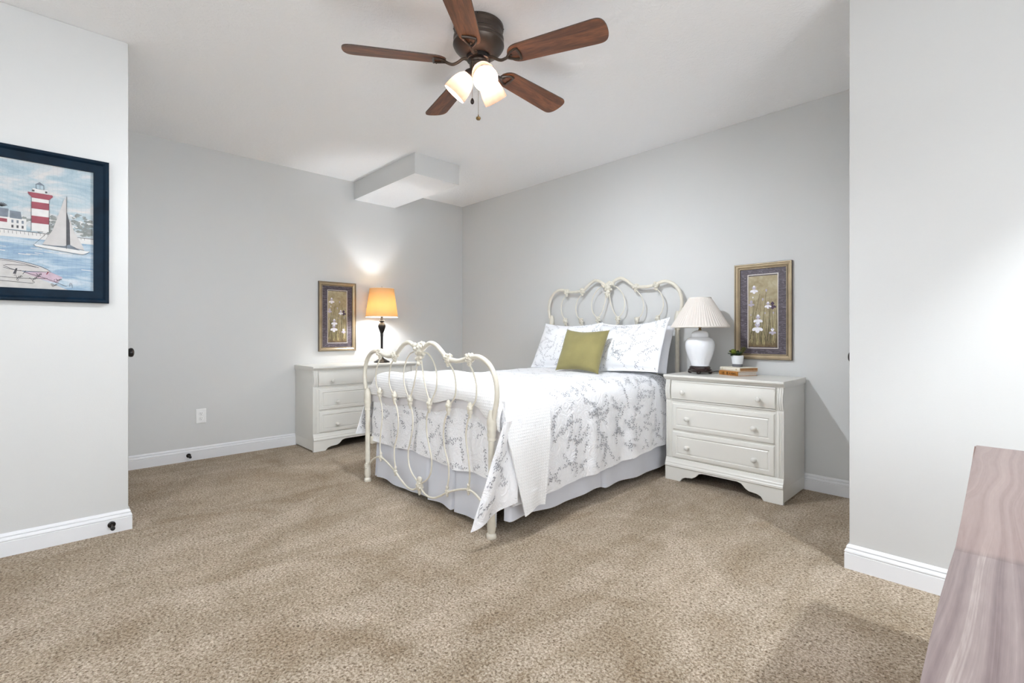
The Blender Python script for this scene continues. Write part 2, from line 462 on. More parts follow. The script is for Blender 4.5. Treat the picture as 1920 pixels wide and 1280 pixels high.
def rings_panel(bm, T, a0, a1, b0, b1, prof, fill=True, mi=None):
    """nested rectangles in the (a, b) plane with heights h; prof: (inset, h)"""
    R = []
    for ins, h in prof:
        R.append([bm.verts.new(T(a, b, h)) for a, b in ((a0 + ins, b0 + ins), (a1 - ins, b0 + ins), (a1 - ins, b1 - ins), (a0 + ins, b1 - ins))])
    for i in range(len(R) - 1):
        for k in range(4):
            f = bm.faces.new((R[i][k], R[i][(k + 1) % 4], R[i + 1][(k + 1) % 4], R[i + 1][k]))
            if mi: f.material_index = mi[i]
    if fill: bm.faces.new(R[-1])
    return R

# ------------------------------------------------------------------ the room
XA, YB, XN, YN = -4.709, 3.691, -3.298, 0.314      # wall behind left dresser, bed wall, near left wall face and its end
YR, XR = 2.587, -0.505                             # near right wall face and its end
ZC = 2.611
XE, YS = 2.1, -2.65
T_ = 0.12
bm = bmesh.new(); box(bm, XA - .2, XE + .2, YS - .2, YB + .2, -0.1, 0.0)
struct('floor', bm, M['carpet'], label='beige cut-pile carpet with paler vacuum marks')
bm = bmesh.new(); box(bm, XA - .2, XE + .2, YS - .2, YB + .2, ZC, ZC + 0.1)
struct('ceiling', bm, M['ceiling'], label='white textured ceiling')
bm = bmesh.new(); box(bm, XA - T_, XA, YN - T_, YB + T_, 0, ZC); struct('wall_left', bm, M['wall'])
bm = bmesh.new(); box(bm, XA, XR + T_ + .0, YB, YB + T_, 0, ZC); struct('wall_back', bm, M['wall'])
bm = bmesh.new(); box(bm, XN - T_, XN, YS, YN, 0, ZC, 0.008); struct('wall_near_left', bm, M['wall'], 30)
bm = bmesh.new(); box(bm, XR, XE, YR, YR + T_, 0, ZC, 0.008); struct('wall_near_right', bm, M['wall'], 30)
# return walls carry a closet door each
def wall_with_hole(name, plane, a0, a1, t0, t1, h0, h1, hz0, hz1):
    bm = bmesh.new()
    def bx(p, q, z0, z1):
        if q - p < 1e-4 or z1 - z0 < 1e-4: return
        if plane == 'x': box(bm, p, q, t0, t1, z0, z1)
        else: box(bm, t0, t1, p, q, z0, z1)
    bx(a0, h0, 0, ZC); bx(h1, a1, 0, ZC); bx(h0, h1, hz1, ZC); bx(h0, h1, 0, hz0)
    return struct(name, bm, M['wall'])
wall_with_hole('wall_closet_left', 'x', XA, XN - T_, YN - T_, YN - .001, -4.36, -3.56, 0, 2.03)
wall_with_hole('wall_closet_right', 'y', YR + T_, YB, XR, XR + T_, 2.81, 3.5, 0, 2.03)
wall_with_hole('wall_south', 'x', XN, XE, YS - T_, YS, -1.15, .65, 0.75, 2.15)
wall_with_hole('wall_hall', 'y', YS, YR, .725, .845, -.9, YR - .12, 0, 2.229)
wall_with_hole('wall_east', 'y', YS, YR, XE, XE + T_, -.45, 1.15, .8, 2.1)

def knob_bm(c, ax):
    bm = bmesh.new()
    lathe(bm, [(0, 0), (.031, 0), (.031, .004), (.026, .008), (.010, .011), (.009, .026), (.014, .031), (.024, .038), (.0275, .047), (.026, .056), (.018, .062), (.006, .0645), (0, .065)], c, ax, 28)
    return bm
# left closet door, standing in the return wall and facing the bed
bm = bmesh.new(); box(bm, -4.355, -3.565, YN - .045, YN - .006, .012, 2.025, .002)
for z0, z1 in ((.22, .95), (1.1, 1.85)):
    rings_panel(bm, lambda a, b, h: Vector((a, YN - .006 + h, b)), -4.22, -3.70, z0, z1, [(0, 0), (.01, .004), (.03, .001), (.05, .001)])
d1 = struct('door_1', bm, M['trim'], 30)
obj('door_knob', knob_bm((-3.625, YN - .006, .937), (0, 1, 0)), M['black'], d1)['label'] = 'dark round door knob peeking past the left wall corner'
bm = bmesh.new(); box(bm, XR + .006, XR + .045, 2.815, 3.495, .012, 2.025, .002)
for z0, z1 in ((.22, .95), (1.1, 1.85)):
    rings_panel(bm, lambda a, b, h: Vector((XR + .006 - h, a, b)), 2.93, 3.38, z0, z1, [(0, 0), (.01, .004), (.03, .001), (.05, .001)])
d2 = struct('door_2', bm, M['trim'], 30)
obj('door_knob', knob_bm((XR + .006, 2.868, .934), (-1, 0, 0)), M['black'], d2)['label'] = 'dark round door knob peeking past the right wall corner'

# boxed soffit under the ceiling, against the left wall
bm = bmesh.new(); box(bm, XA, -3.563, 2.275, 2.752, ZC - .183, ZC, .003)
so = struct('ceiling_soffit', bm, [M['wall'], M['ceiling']], 30, 'boxed soffit hanging under the ceiling against the left wall')
for p in so.data.polygons:
    if p.normal.z < -.9: p.material_index = 1

# invented window frame behind the camera, goes with the added rear fill
bm = bmesh.new()
for (a, b, c, d) in ((-1.15, .65, .75, .81), (-1.15, .65, 2.09, 2.15), (-1.15, -1.09, .75, 2.15), (.59, .65, .75, 2.15), (-.275, -.225, .75, 2.15)):
    box(bm, a, b, YS - .09, YS - .04, c, d)
struct('fill_window_1', bm, M['trim'])

# baseboards: a stepped and curved profile swept along each wall
BP = [(0, 0), (.015, 0), (.015, .068), (.0118, .0695), (.0118, .0720), (.0150, .0745), (.0145, .0800), (.0120, .0860), (.0095, .0885), (.0062, .0895), (.0062, .0920), (.0095, .0940), (.0085, .0990), (.0045, .1050), (0, .108)]
def baseboard(name, p, q, nrm, mit=(0, 0)):
    """profile along p->q; mit: extra run at each end per unit of depth"""
    bm = bmesh.new(); p = Vector(p); q = Vector(q); d = (q - p).normalized(); n = Vector(nrm)
    A = [bm.verts.new(p + n * a + Vector((0, 0, z)) - d * (a * mit[0])) for a, z in BP]
    B = [bm.verts.new(q + n * a + Vector((0, 0, z)) + d * (a * mit[1])) for a, z in BP]
    for i in range(len(BP) - 1): bm.faces.new((A[i], A[i + 1], B[i + 1], B[i]))
    bm.faces.new(A); bm.faces.new(B)
    return struct(name, bm, M['trim'], 25)
baseboard('baseboard_left', (XA, YN, 0), (XA, YB, 0), (1, 0, 0))
baseboard('baseboard_back', (XA, YB, 0), (XR, YB, 0), (0, -1, 0))
baseboard('baseboard_near_left', (XN, YS, 0), (XN, YN, 0), (1, 0, 0), (0, 1))
baseboard('baseboard_closet_left', (-3.555, YN, 0), (XN, YN, 0), (0, 1, 0), (0, 1))
baseboard('baseboard_near_right', (XR, YR, 0), (.725, YR, 0), (0, -1, 0), (1, 0))
baseboard('baseboard_closet_right', (XR, YR, 0), (XR, 2.80, 0), (-1, 0, 0), (1, 0))

# ------------------------------------------------------------------ small things on the walls
def door_stop(loc, label):
    t = thing('door_stop', label, 'door stop', loc, None)
    x, y, z = loc
    bm = bmesh.new(); lathe(bm, [(0, 0), (.017, 0), (.017, .004), (.011, .008), (0, .008)], (x, y, z), (1, 0, 0), 20); obj('mounting_disc', bm, M['black'], t)
    bm = bmesh.new(); tube(bm, [(x + .006, y, z), (x + .058, y, z - .002)], .0045, 10, 4); obj('stem', bm, M['bronze'], t)
    bm = bmesh.new(); lathe(bm, [(0, 0), (.0085, 0), (.0105, .004), (.0095, .015), (0, .018)], (x + .056, y, z - .002), (1, 0, 0), 16); obj('rubber_tip', bm, M['rubber'], t)
door_stop((XA + .0145, .835, .047), 'dark door stop on the baseboard below the outlet')
door_stop((XN + .0145, .243, .046), 'dark door stop on the near left baseboard beside the wall corner')

t = thing('wall_outlet', 'white double electrical outlet low on the grey left wall', 'outlet', (XA, .925, .36))
bm = bmesh.new(); rings_panel(bm, lambda a, b, h: Vector((XA + h, a, b)), .888, .962, .300, .420, [(0, 0), (0, .002), (.004, .006), (.006, .006)]); obj('cover_plate', bm, M['plastic'], t)
for zc in (.339, .381):
    bm = bmesh.new(); 
    lathe(bm, [(0, 0), (.0165, 0), (.0165, .0025), (.015, .003), (0, .003)], (XA + .0055, .925, zc), (1, 0, 0), 24)
    r = obj('receptacle', bm, M['plastic'], t)
    bm = bmesh.new()
    for dy in (-.006, .006): box(bm, XA + .0083, XA + .0091, .925 + dy - .0013, .925 + dy + .0013, zc + .001, zc + .009)
    lathe(bm, [(0, 0), (.0024, 0), (.0024, .0008), (0, .0008)], (XA + .0083, .925, zc - .007), (1, 0, 0), 12)
    obj('slots', bm, M['slot'], r)
bm = bmesh.new(); lathe(bm, [(0, 0), (.003, 0), (.002, .0015), (0, .0018)], (XA + .0058, .925, .36), (1, 0, 0), 12); obj('screw', bm, M['plastic'], t)

# ------------------------------------------------------------------ framed pictures
def flat_poly(bm, T, pts, h, mi=0, dh=.0004):
    prism(bm, pts, lambda a, b: T(a, b, h), lambda a, b: T(a, b, h + dh), mi)
def stroke(bm, T, pts, w, h, mi=0, n=4, dh=.0004):
    P = [(p.x, p.y) for p in catmull([(a, b, 0) for a, b in pts], n)]
    L = []; R = []
    for i, p in enumerate(P):
        a = P[max(i - 1, 0)]; b = P[min(i + 1, len(P) - 1)]
        dx, dy = b[0] - a[0], b[1] - a[1]; l = math.hypot(dx, dy) or 1
        ww = w(i / (len(P) - 1)) if callable(w) else w
        L.append((p[0] - dy / l * ww, p[1] + dx / l * ww)); R.append((p[0] + dy / l * ww, p[1] - dx / l * ww))
    va = [[bm.verts.new(T(q[0], q[1], h)) for q in S] for S in (L, R)]
    vb = [[bm.verts.new(T(q[0], q[1], h + dh)) for q in S] for S in (L, R)]
    for i in range(len(P) - 1):
        for quad in ((vb[0][i], vb[0][i + 1], vb[1][i + 1], vb[1][i]), (va[0][i], va[0][i + 1], vb[0][i + 1], vb[0][i]), (va[1][i], va[1][i + 1], vb[1][i + 1], vb[1][i])):
            bm.faces.new(quad).material_index = mi

def iris_canvas_mat():
    k = NT('tan_painted_ground'); co = k.coords((1, 1, 1))
    n = k.add('ShaderNodeTexNoise', Scale=14.0, Detail=6.0, Roughness=0.7, Distortion=0.5); k.link(co, n.inputs[0])
    g = k.add('ShaderNodeSeparateXYZ'); k.link(co, g.inputs[0])
    mr = k.add('ShaderNodeMapRange'); mr.inputs['From Min'].default_value = -.27; mr.inputs['From Max'].default_value = -.10
    k.link(g.outputs[2], mr.inputs[0])
    top = k.ramp(n.outputs[0], stops((0.3, (134, 120, 88)), (0.5, (162, 149, 118)), (0.7, (184, 174, 146))))
    bot = k.ramp(n.outputs[0], stops((0.35, (70, 48, 20)), (0.55, (104, 82, 44)), (0.7, (140, 116, 76))))
    mx = k.add('ShaderNodeMix', _data_type='RGBA'); k.link(mr.outputs[0], mx.inputs[0]); k.link(bot, mx.inputs[6]); k.link(top, mx.inputs[7])
    k.link(mx.outputs[2], k.b.inputs['Base Color']); k.b.inputs['Roughness'].default_value = 0.55
    return k.m
def moire_mat():
    k = NT('plum_moire_mat'); co = k.coords((3.5, 3.5, 26))
    n = k.add('ShaderNodeTexNoise', Scale=2.2, Detail=2.0, Distortion=1.8); k.link(co, n.inputs[0])
    s = k.add('ShaderNodeMath', _operation='MULTIPLY'); k.link(n.outputs[0], s.inputs[0]); s.inputs[1].default_value = 34.0
    w = k.add('ShaderNodeMath', _operation='SINE'); k.link(s.outputs[0], w.inputs[0])
    k.link(k.ramp(w.outputs[0], stops((0.3, (72, 63, 70)), (0.8, (88, 79, 90)), (1.0, (122, 114, 124)))), k.b.inputs['Base Color'])
    k.b.inputs['Roughness'].default_value = 0.5
    return k.m
ART = [iris_canvas_mat(), simple('iris_white', (232, 230, 236), .6, var=.08, nscale=60), simple('iris_lilac', (176, 168, 184), .6, var=.1),
       simple('iris_purple', (72, 52, 74), .6, var=.2), simple('stem_dark', (84, 78, 50), .6, var=.2, nscale=30), simple('stem_pale', (176, 164, 118), .6, var=.15)]
MOIRE = moire_mat()

def iris_picture(label, c, T, w=.386, h=.690):
    """T(a, b, h): a across from the centre, b up from the centre, h out from the wall"""
    t = thing('framed_picture', label, 'picture', c, 'pair of framed iris prints')
    bm = bmesh.new(); a, b = w / 2, h / 2
    rings_panel(bm, T, -a, a, -b, b, [(0, 0.001), (0, .020), (.003, .024), (.008, .024), (.011, .020), (.020, .019), (.030, .013), (.034, .0155), (.037, .0155), (.040, .010), (.040, .004)], False, [1, 1, 0, 1, 0, 0, 1, 0, 0, 1])
    obj('frame', bm, [M['champagne'], M['champagne_dark']], t, 20)
    bm = bmesh.new(); rings_panel(bm, T, -a + .039, a - .039, -b + .039, b - .039, [(0, .004), (0, .006), (.051, .006), (.051, .004)], False); obj('mat_board', bm, MOIRE, t, 20)
    a -= .090; b -= .078
    bm = bmesh.new(); rings_panel(bm, T, -a, a, -b, b, [(0, .004), (0, .009), (.005, .009), (.006, .0045)], False); obj('fillet', bm, M['silver'], t, 20)
    bm = bmesh.new(); a -= .005; b -= .005
    R = [bm.verts.new(T(*p, .0045)) for p in ((-a, -b), (a, -b), (a, b), (-a, b))]; bm.faces.new(R)
    A, B = a / 1.0, b
    def P(u, v): return (-A + 2 * A * u, -B + 2 * B * v)
    rnd = random.Random(4)
    for i in range(46):                                            # reeds
        u0 = rnd.uniform(.04, .96); u1 = u0 + rnd.uniform(-.12, .14); v1 = rnd.uniform(.32, .70)
        u1 = min(.97, max(.03, u1))
        stroke(bm, T, [P(u0, rnd.uniform(.03, .10)), P((u0 + u1) / 2 + rnd.uniform(-.03, .03), v1 * .5), P(u1, v1)], lambda s: .0011 * (1 - .6 * s), .0047 + (i % 3) * .0002, rnd.choice([4, 5, 5, 4]), 3)
    for pts in ([(.04, .10), (.15, .35), (.20, .66)], [(.28, .08), (.27, .25), (.30, .32)], [(.47, .06), (.42, .30), (.36, .45)], [(.60, .14), (.50, .25), (.42, .34)], [(.66, .10), (.72, .40), (.78, .60)],
                [(.08, .12), (.22, .40), (.40, .74)], [(.44, .08), (.52, .40), (.62, .78)], [(.80, .08), (.84, .30), (.80, .58)]):
        stroke(bm, T, [P(*q) for q in pts], lambda s: .0019 * (1 - .5 * s), .0053, 4)
    def petal(u, v, ang, l, wd, mi, h=.0056):
        c0 = P(u, v); ca, sa = math.cos(ang), math.sin(ang); pts = []
        for s, k in ((0, .1), (.25, .6), (.6, 1), (.85, .75), (1, .1), (.85, -.75), (.6, -1), (.25, -.6), (0, -.1)):
            x = l * s; y = wd * k
            pts.append((c0[0] + x * ca - y * sa, c0[1] + x * sa + y * ca))
        flat_poly(bm, T, pts, h, mi)
    def iris(u, v, s, mi=1, mi2=2):
        s *= 1.22
        petal(u, v, PI / 2, .026 * s, .007 * s, mi, .0056); petal(u, v, 2.05, .020 * s, .005 * s, mi2, .0058); petal(u, v, 1.1, .020 * s, .005 * s, mi2, .0060)
        petal(u, v, -PI / 2, .025 * s, .009 * s, mi, .0062); petal(u, v, -2.6, .026 * s, .007 * s, mi, .0064); petal(u, v, -.55, .026 * s, .007 * s, mi, .0066)
    iris(.20, .80, 1.0); iris(.34, .39, 1.15); iris(.32, .28, 1.35); iris(.68, .58, .85); iris(.83, .575, .9, 3, 3); iris(.83, .225, .85, 2, 1)
    iris(.10, .61, .8, 2, 2); petal(.62, .76, PI / 2, .022, .006, 2); petal(.50, .64, PI / 2, .022, .006, 2); petal(.16, .68, PI / 2, .014, .004, 1)
    petal(.86, .46, PI / 2, .016, .005, 2); petal(.58, .46, PI / 2, .014, .004, 2); petal(.09, .44, PI / 2, .012, .004, 2); petal(.48, .77, PI / 2, .012, .005, 5)
    obj('iris_painting', bm, ART, t, 20)
    return t
iris_picture('gilt framed iris painting hanging above the right dresser, beside the white lamp', (-1.235, YB, 1.209), lambda a, b, h: Vector((-1.235 + a, YB - h, 1.209 + b)))
iris_picture('gilt framed iris painting hanging on the left wall beside the tan shaded lamp', (XA, 2.098, 1.219), lambda a, b, h: Vector((XA + h, 2.098 + a, 1.219 + b)))

# lighthouse puzzle picture on the near left wall
t = thing('framed_picture', 'navy framed puzzle picture of a striped lighthouse and sailboat', 'picture', (XN, -.25, 1.573))
TL = lambda a, b, h: Vector((XN + h, a, b))
bm = bmesh.new()
rings_panel(bm, TL, -.735, .232, 1.207, 1.941, [(0, .001), (0, .026), (.004, .030), (.014, .030), (.024, .022), (.052, .017), (.061, .015), (.061, .004)], False)
obj('frame', bm, M['navy'], t, 20)
SK = [watercolour('painted_sky', ((0.30, (142, 162, 174)), (0.46, (162, 178, 186)), (0.56, (184, 188, 190)), (0.68, (202, 196, 192))), 6.0),
      watercolour('painted_sea', ((0.30, (104, 134, 166)), (0.45, (136, 160, 180)), (0.56, (164, 180, 192)), (0.70, (192, 196, 200))), 5.0, 5.0),
      simple('painted_white', (204, 202, 200), .55, var=.05, nscale=40), simple('painted_red', (142, 66, 78), .55, var=.12, nscale=40),
      simple('painted_ink', (76, 76, 80), .6, var=.2, nscale=40), simple('painted_slate', (112, 120, 130), .6, var=.15, nscale=50),
      simple('painted_foliage', (128, 132, 130), .6, var=.18, nscale=70), simple('painted_sand', (184, 181, 178), .6, var=.08, nscale=30), simple('painted_mauve', (182, 160, 172), .6, var=.1, nscale=30),
      simple('painted_sail', (186, 182, 180), .6, var=.05, nscale=30)]
bm = bmesh.new()
def fp(pts, h, mi): flat_poly(bm, TL, pts, h, mi, .0003)
fp([(-.674, 1.50), (.171, 1.50), (.171, 1.880), (-.674, 1.880)], .004, 0)
fp([(-.674, 1.268), (.171, 1.268), (.171, 1.51), (-.674, 1.51)], .0042, 1)
fp([(-.674, 1.512), (.171, 1.508), (.171, 1.536), (-.674, 1.552)], .0046, 2)               # quay
stroke(bm, TL, [(-.674, 1.552), (-.2, 1.543), (.171, 1.536)], .0012, .0052, 4)
for i in range(60): a = -.66 + i * .0135; stroke(bm, TL, [(a, 1.538), (a + .001, 1.522 + .006 * random.random())], .0006, .0052, 4, 1)
rnd = random.Random(3)
def tree(cx, cz, rx, rz, n=26):                                                             # ragged clumps of foliage
    for i in range(n):
        a = rnd.uniform(-1, 1); b = rnd.uniform(-1, 1) * math.sqrt(max(0, 1 - a * a)); r = .006 + .007 * rnd.random()
        x, z = cx + a * rx, cz + b * rz
        if x + r > .168: x = .168 - r
        k = 7; fp([(x + r * (1 + .45 * rnd.uniform(-1, 1)) * math.cos(q * 2 * PI / k), z + r * .6 * (1 + .45 * rnd.uniform(-1, 1)) * math.sin(q * 2 * PI / k)) for q in range(k)], .0047 + .000022 * i, 6 if i % 6 else 2)
tree(.115, 1.600, .055, .055, 60); tree(.140, 1.570, .03, .04, 30); tree(.012, 1.595, .02, .045, 26); tree(-.015, 1.553, .03, .010, 18); tree(-.075, 1.590, .014, .03, 14)
fp([(-.67, 1.548), (-.073, 1.545), (-.073, 1.600), (-.67, 1.610)], .0050, 2)                 # houses
fp([(-.67, 1.604), (-.135, 1.600), (-.132, 1.640), (-.67, 1.652)], .0054, 5)
fp([(-.128, 1.598), (-.088, 1.597), (-.092, 1.632), (-.128, 1.633)], .0054, 5)
fp([(-.20, 1.578), (-.137, 1.576), (-.137, 1.592), (-.20, 1.594)], .0057, 3)
for i in range(34):
    a = -.65 + i * .017
    if -.205 < a < -.13: continue
    fp([(a, 1.576), (a + .007, 1.576), (a + .007, 1.590), (a, 1.590)], .0056, 5); fp([(a, 1.553), (a + .007, 1.553), (a + .007, 1.566), (a, 1.566)], .0056, 4)
for i in range(9):
    q = .35 + i * .3; stroke(bm, TL, [(-.155, 1.648), (-.155 + .02 * math.cos(q), 1.650 + .016 * math.sin(q))], .0014, .0062, 4, 2)
# lighthouse
fp([(-.056, 1.546), (.006, 1.549), (.006, 1.728), (-.054, 1.728)], .0064, 2)
for z0, z1 in ((1.586, 1.621), (1.656, 1.689)): fp([(-.056, z0), (.006, z0), (.006, z1), (-.056, z1)], .0068, 3)
fp([(-.054, 1.708), (.006, 1.706), (.020, 1.724), (.018, 1.732), (-.068, 1.734), (-.068, 1.728)], .0070, 3)
fp([(-.052, 1.734), (.002, 1.734), (.002, 1.752), (-.052, 1.754)], .0068, 2); fp([(-.039, 1.752), (-.013, 1.752), (-.013, 1.775), (-.039, 1.775)], .0068, 0)
fp([(-.043, 1.774), (-.010, 1.773), (-.027, 1.788)], .0072, 5)
for a in (-.049, -.004): fp([(a - .004, 1.738), (a + .004, 1.738), (a + .004, 1.747), (a - .004, 1.747)], .0072, 4)
for a in (-.039, -.026, -.013): stroke(bm, TL, [(a, 1.752), (a, 1.775)], .0006, .0073, 4, 1)
for a in (-.056, .006): stroke(bm, TL, [(a, 1.548), (a, 1.71)], .0006, .0073, 4, 1)
# sailboat
fp([(-.018, 1.486), (.069, 1.482), (.069, 1.728), (.060, 1.72), (.045, 1.66), (.018, 1.56)], .0066, 9)
fp([(.083, 1.486), (.136, 1.474), (.128, 1.500), (.098, 1.56), (.080, 1.634)], .0066, 9)
fp([(-.048, 1.484), (-.04, 1.472), (.03, 1.464), (.13, 1.452), (.158, 1.470), (.10, 1.476), (-.02, 1.482)], .0070, 2)
fp([(.0, 1.484), (.07, 1.477), (.12, 1.472), (.10, 1.486), (.08, 1.497), (.06, 1.487)], .0074, 5)
fp([(.069, 1.486), (.083, 1.484), (.082, 1.60), (.070, 1.66)], .0062, 4)
stroke(bm, TL, [(.069, 1.474), (.0695, 1.738)], .0009, .0076, 4, 1); stroke(bm, TL, [(-.046, 1.484), (-.04, 1.474), (.03, 1.463), (.128, 1.452), (.157, 1.470)], .0007, .0076, 4, 3)
stroke(bm, TL, [(-.044, 1.486), (.0, 1.545)], .0006, .0076, 4, 1); stroke(bm, TL, [(-.018, 1.486), (.069, 1.482)], .0006, .0076, 4, 1); stroke(bm, TL, [(.083, 1.486), (.136, 1.474)], .0006, .0076, 4, 1)
# beached rowing boats and sand
fp([(-.674, 1.268), (.075, 1.268), (.04, 1.285), (-.03, 1.318), (-.09, 1.35), (-.2, 1.40), (-.674, 1.42)], .0048, 7)
fp([(-.085, 1.345), (.012, 1.352), (.055, 1.33), (.035, 1.300), (-.03, 1.318)], .0052, 8)
fp([(-.30, 1.40), (-.16, 1.402), (-.08, 1.393), (-.03, 1.378), (.010, 1.358), (.005, 1.350), (-.08, 1.350), (-.14, 1.356), (-.20, 1.365), (-.28, 1.37)], .0056, 9)
for pts in ([(-.30, 1.402), (-.16, 1.402), (-.08, 1.393), (-.02, 1.375), (.010, 1.357)], [(-.30, 1.396), (-.16, 1.396), (-.09, 1.387), (-.03, 1.370)], [(-.15, 1.372), (-.12, 1.356), (-.08, 1.350), (.014, 1.353)], [(-.145, 1.375), (-.08, 1.378), (-.04, 1.372)],
            [(-.15, 1.362), (-.11, 1.352), (-.09, 1.352)], [(-.674, 1.32), (-.3, 1.325), (-.1, 1.315), (.0, 1.32)], [(-.4, 1.29), (-.2, 1.300), (-.05, 1.293)], [(-.08, 1.345), (.0, 1.318), (.07, 1.285)], [(-.085, 1.335), (-.075, 1.352)]):
    stroke(bm, TL, pts, .0009, .0062, 4, 3)
fp([(-.118, 1.335), (-.108, 1.334), (-.103, 1.362), (-.109, 1.360)], .0064, 4); fp([(-.005, 1.340), (-.001, 1.340), (.006, 1.354), (.001, 1.354)], .0064, 3)
for i in range(24):
    a = rnd.uniform(-.66, .14); z = rnd.uniform(1.30 if a > .06 else 1.42, 1.50); l = rnd.uniform(.02, .06)
    stroke(bm, TL, [(a, z), (min(a + l, .168), z - .002)], .0016, .0050, 0 if i % 2 else 2, 2)
# signatures written across the sand
def sig(pts, ox, oz, s, ang):
    ca, sa = math.cos(ang), math.sin(ang)
    stroke(bm, TL, [(ox + s * (x * ca - y * sa), oz + s * (x * sa + y * ca)) for x, y in pts], .00055, .0068, 4, 4)
J = [(0.2, 1.0), (.6, 1.1), (.45, .5), (.35, -.4), (.05, -.5), (.15, -.1), (.7, .3)]
def e(x): return [(x, .15), (x + .25, .35), (x + .1, .45), (x + .02, .1), (x + .3, 0)]
def n_(x): return [(x, .4), (x + .02, 0), (x + .15, .4), (x + .28, .35), (x + .3, 0), (x + .42, .1)]
sig(J + e(.8) + n_(1.2), -.108, 1.309, .017, .55)
sig(J + e(.8) + n_(1.2) + n_(1.65) + [(2.1, .4), (2.1, 0), (2.25, .1)] + [(2.5, 1.0), (2.4, -.4), (2.55, .3)] + e(2.7) + [(3.05, .4), (3.1, 0), (3.3, .4)], -.054, 1.300, .0165, .85)
Bc = [(0, 0), (.1, 1.0), (.5, 1.0), (.5, .6), (.15, .5), (.6, .45), (.55, .05), (0, 0)]
sig(Bc + e(.8) + n_(1.2), .018, 1.282, .013, .45)
sig([(.6, .9), (.1, .8), (0, .1), (.6, .1)] + [(.8, 1.0), (.8, 0), (.9, .4), (1.1, 0)] + [(1.25, .4), (1.25, 0), (1.4, .4)] + [(1.6, .4), (1.62, 0)] + [(1.95, .4), (1.75, .2), (1.95, .1), (1.8, 0)], .028, 1.305, .014, .5)
sig([(0, -.2), (.15, 1.0), (.55, .9), (.5, .5), (.1, .4)], .080, 1.288, .015, 0); sig([(.7, .5), (.75, -.4), (.6, -.4)], .080, 1.288, .015, 0)
obj('puzzle_print', bm, SK, t, 0)

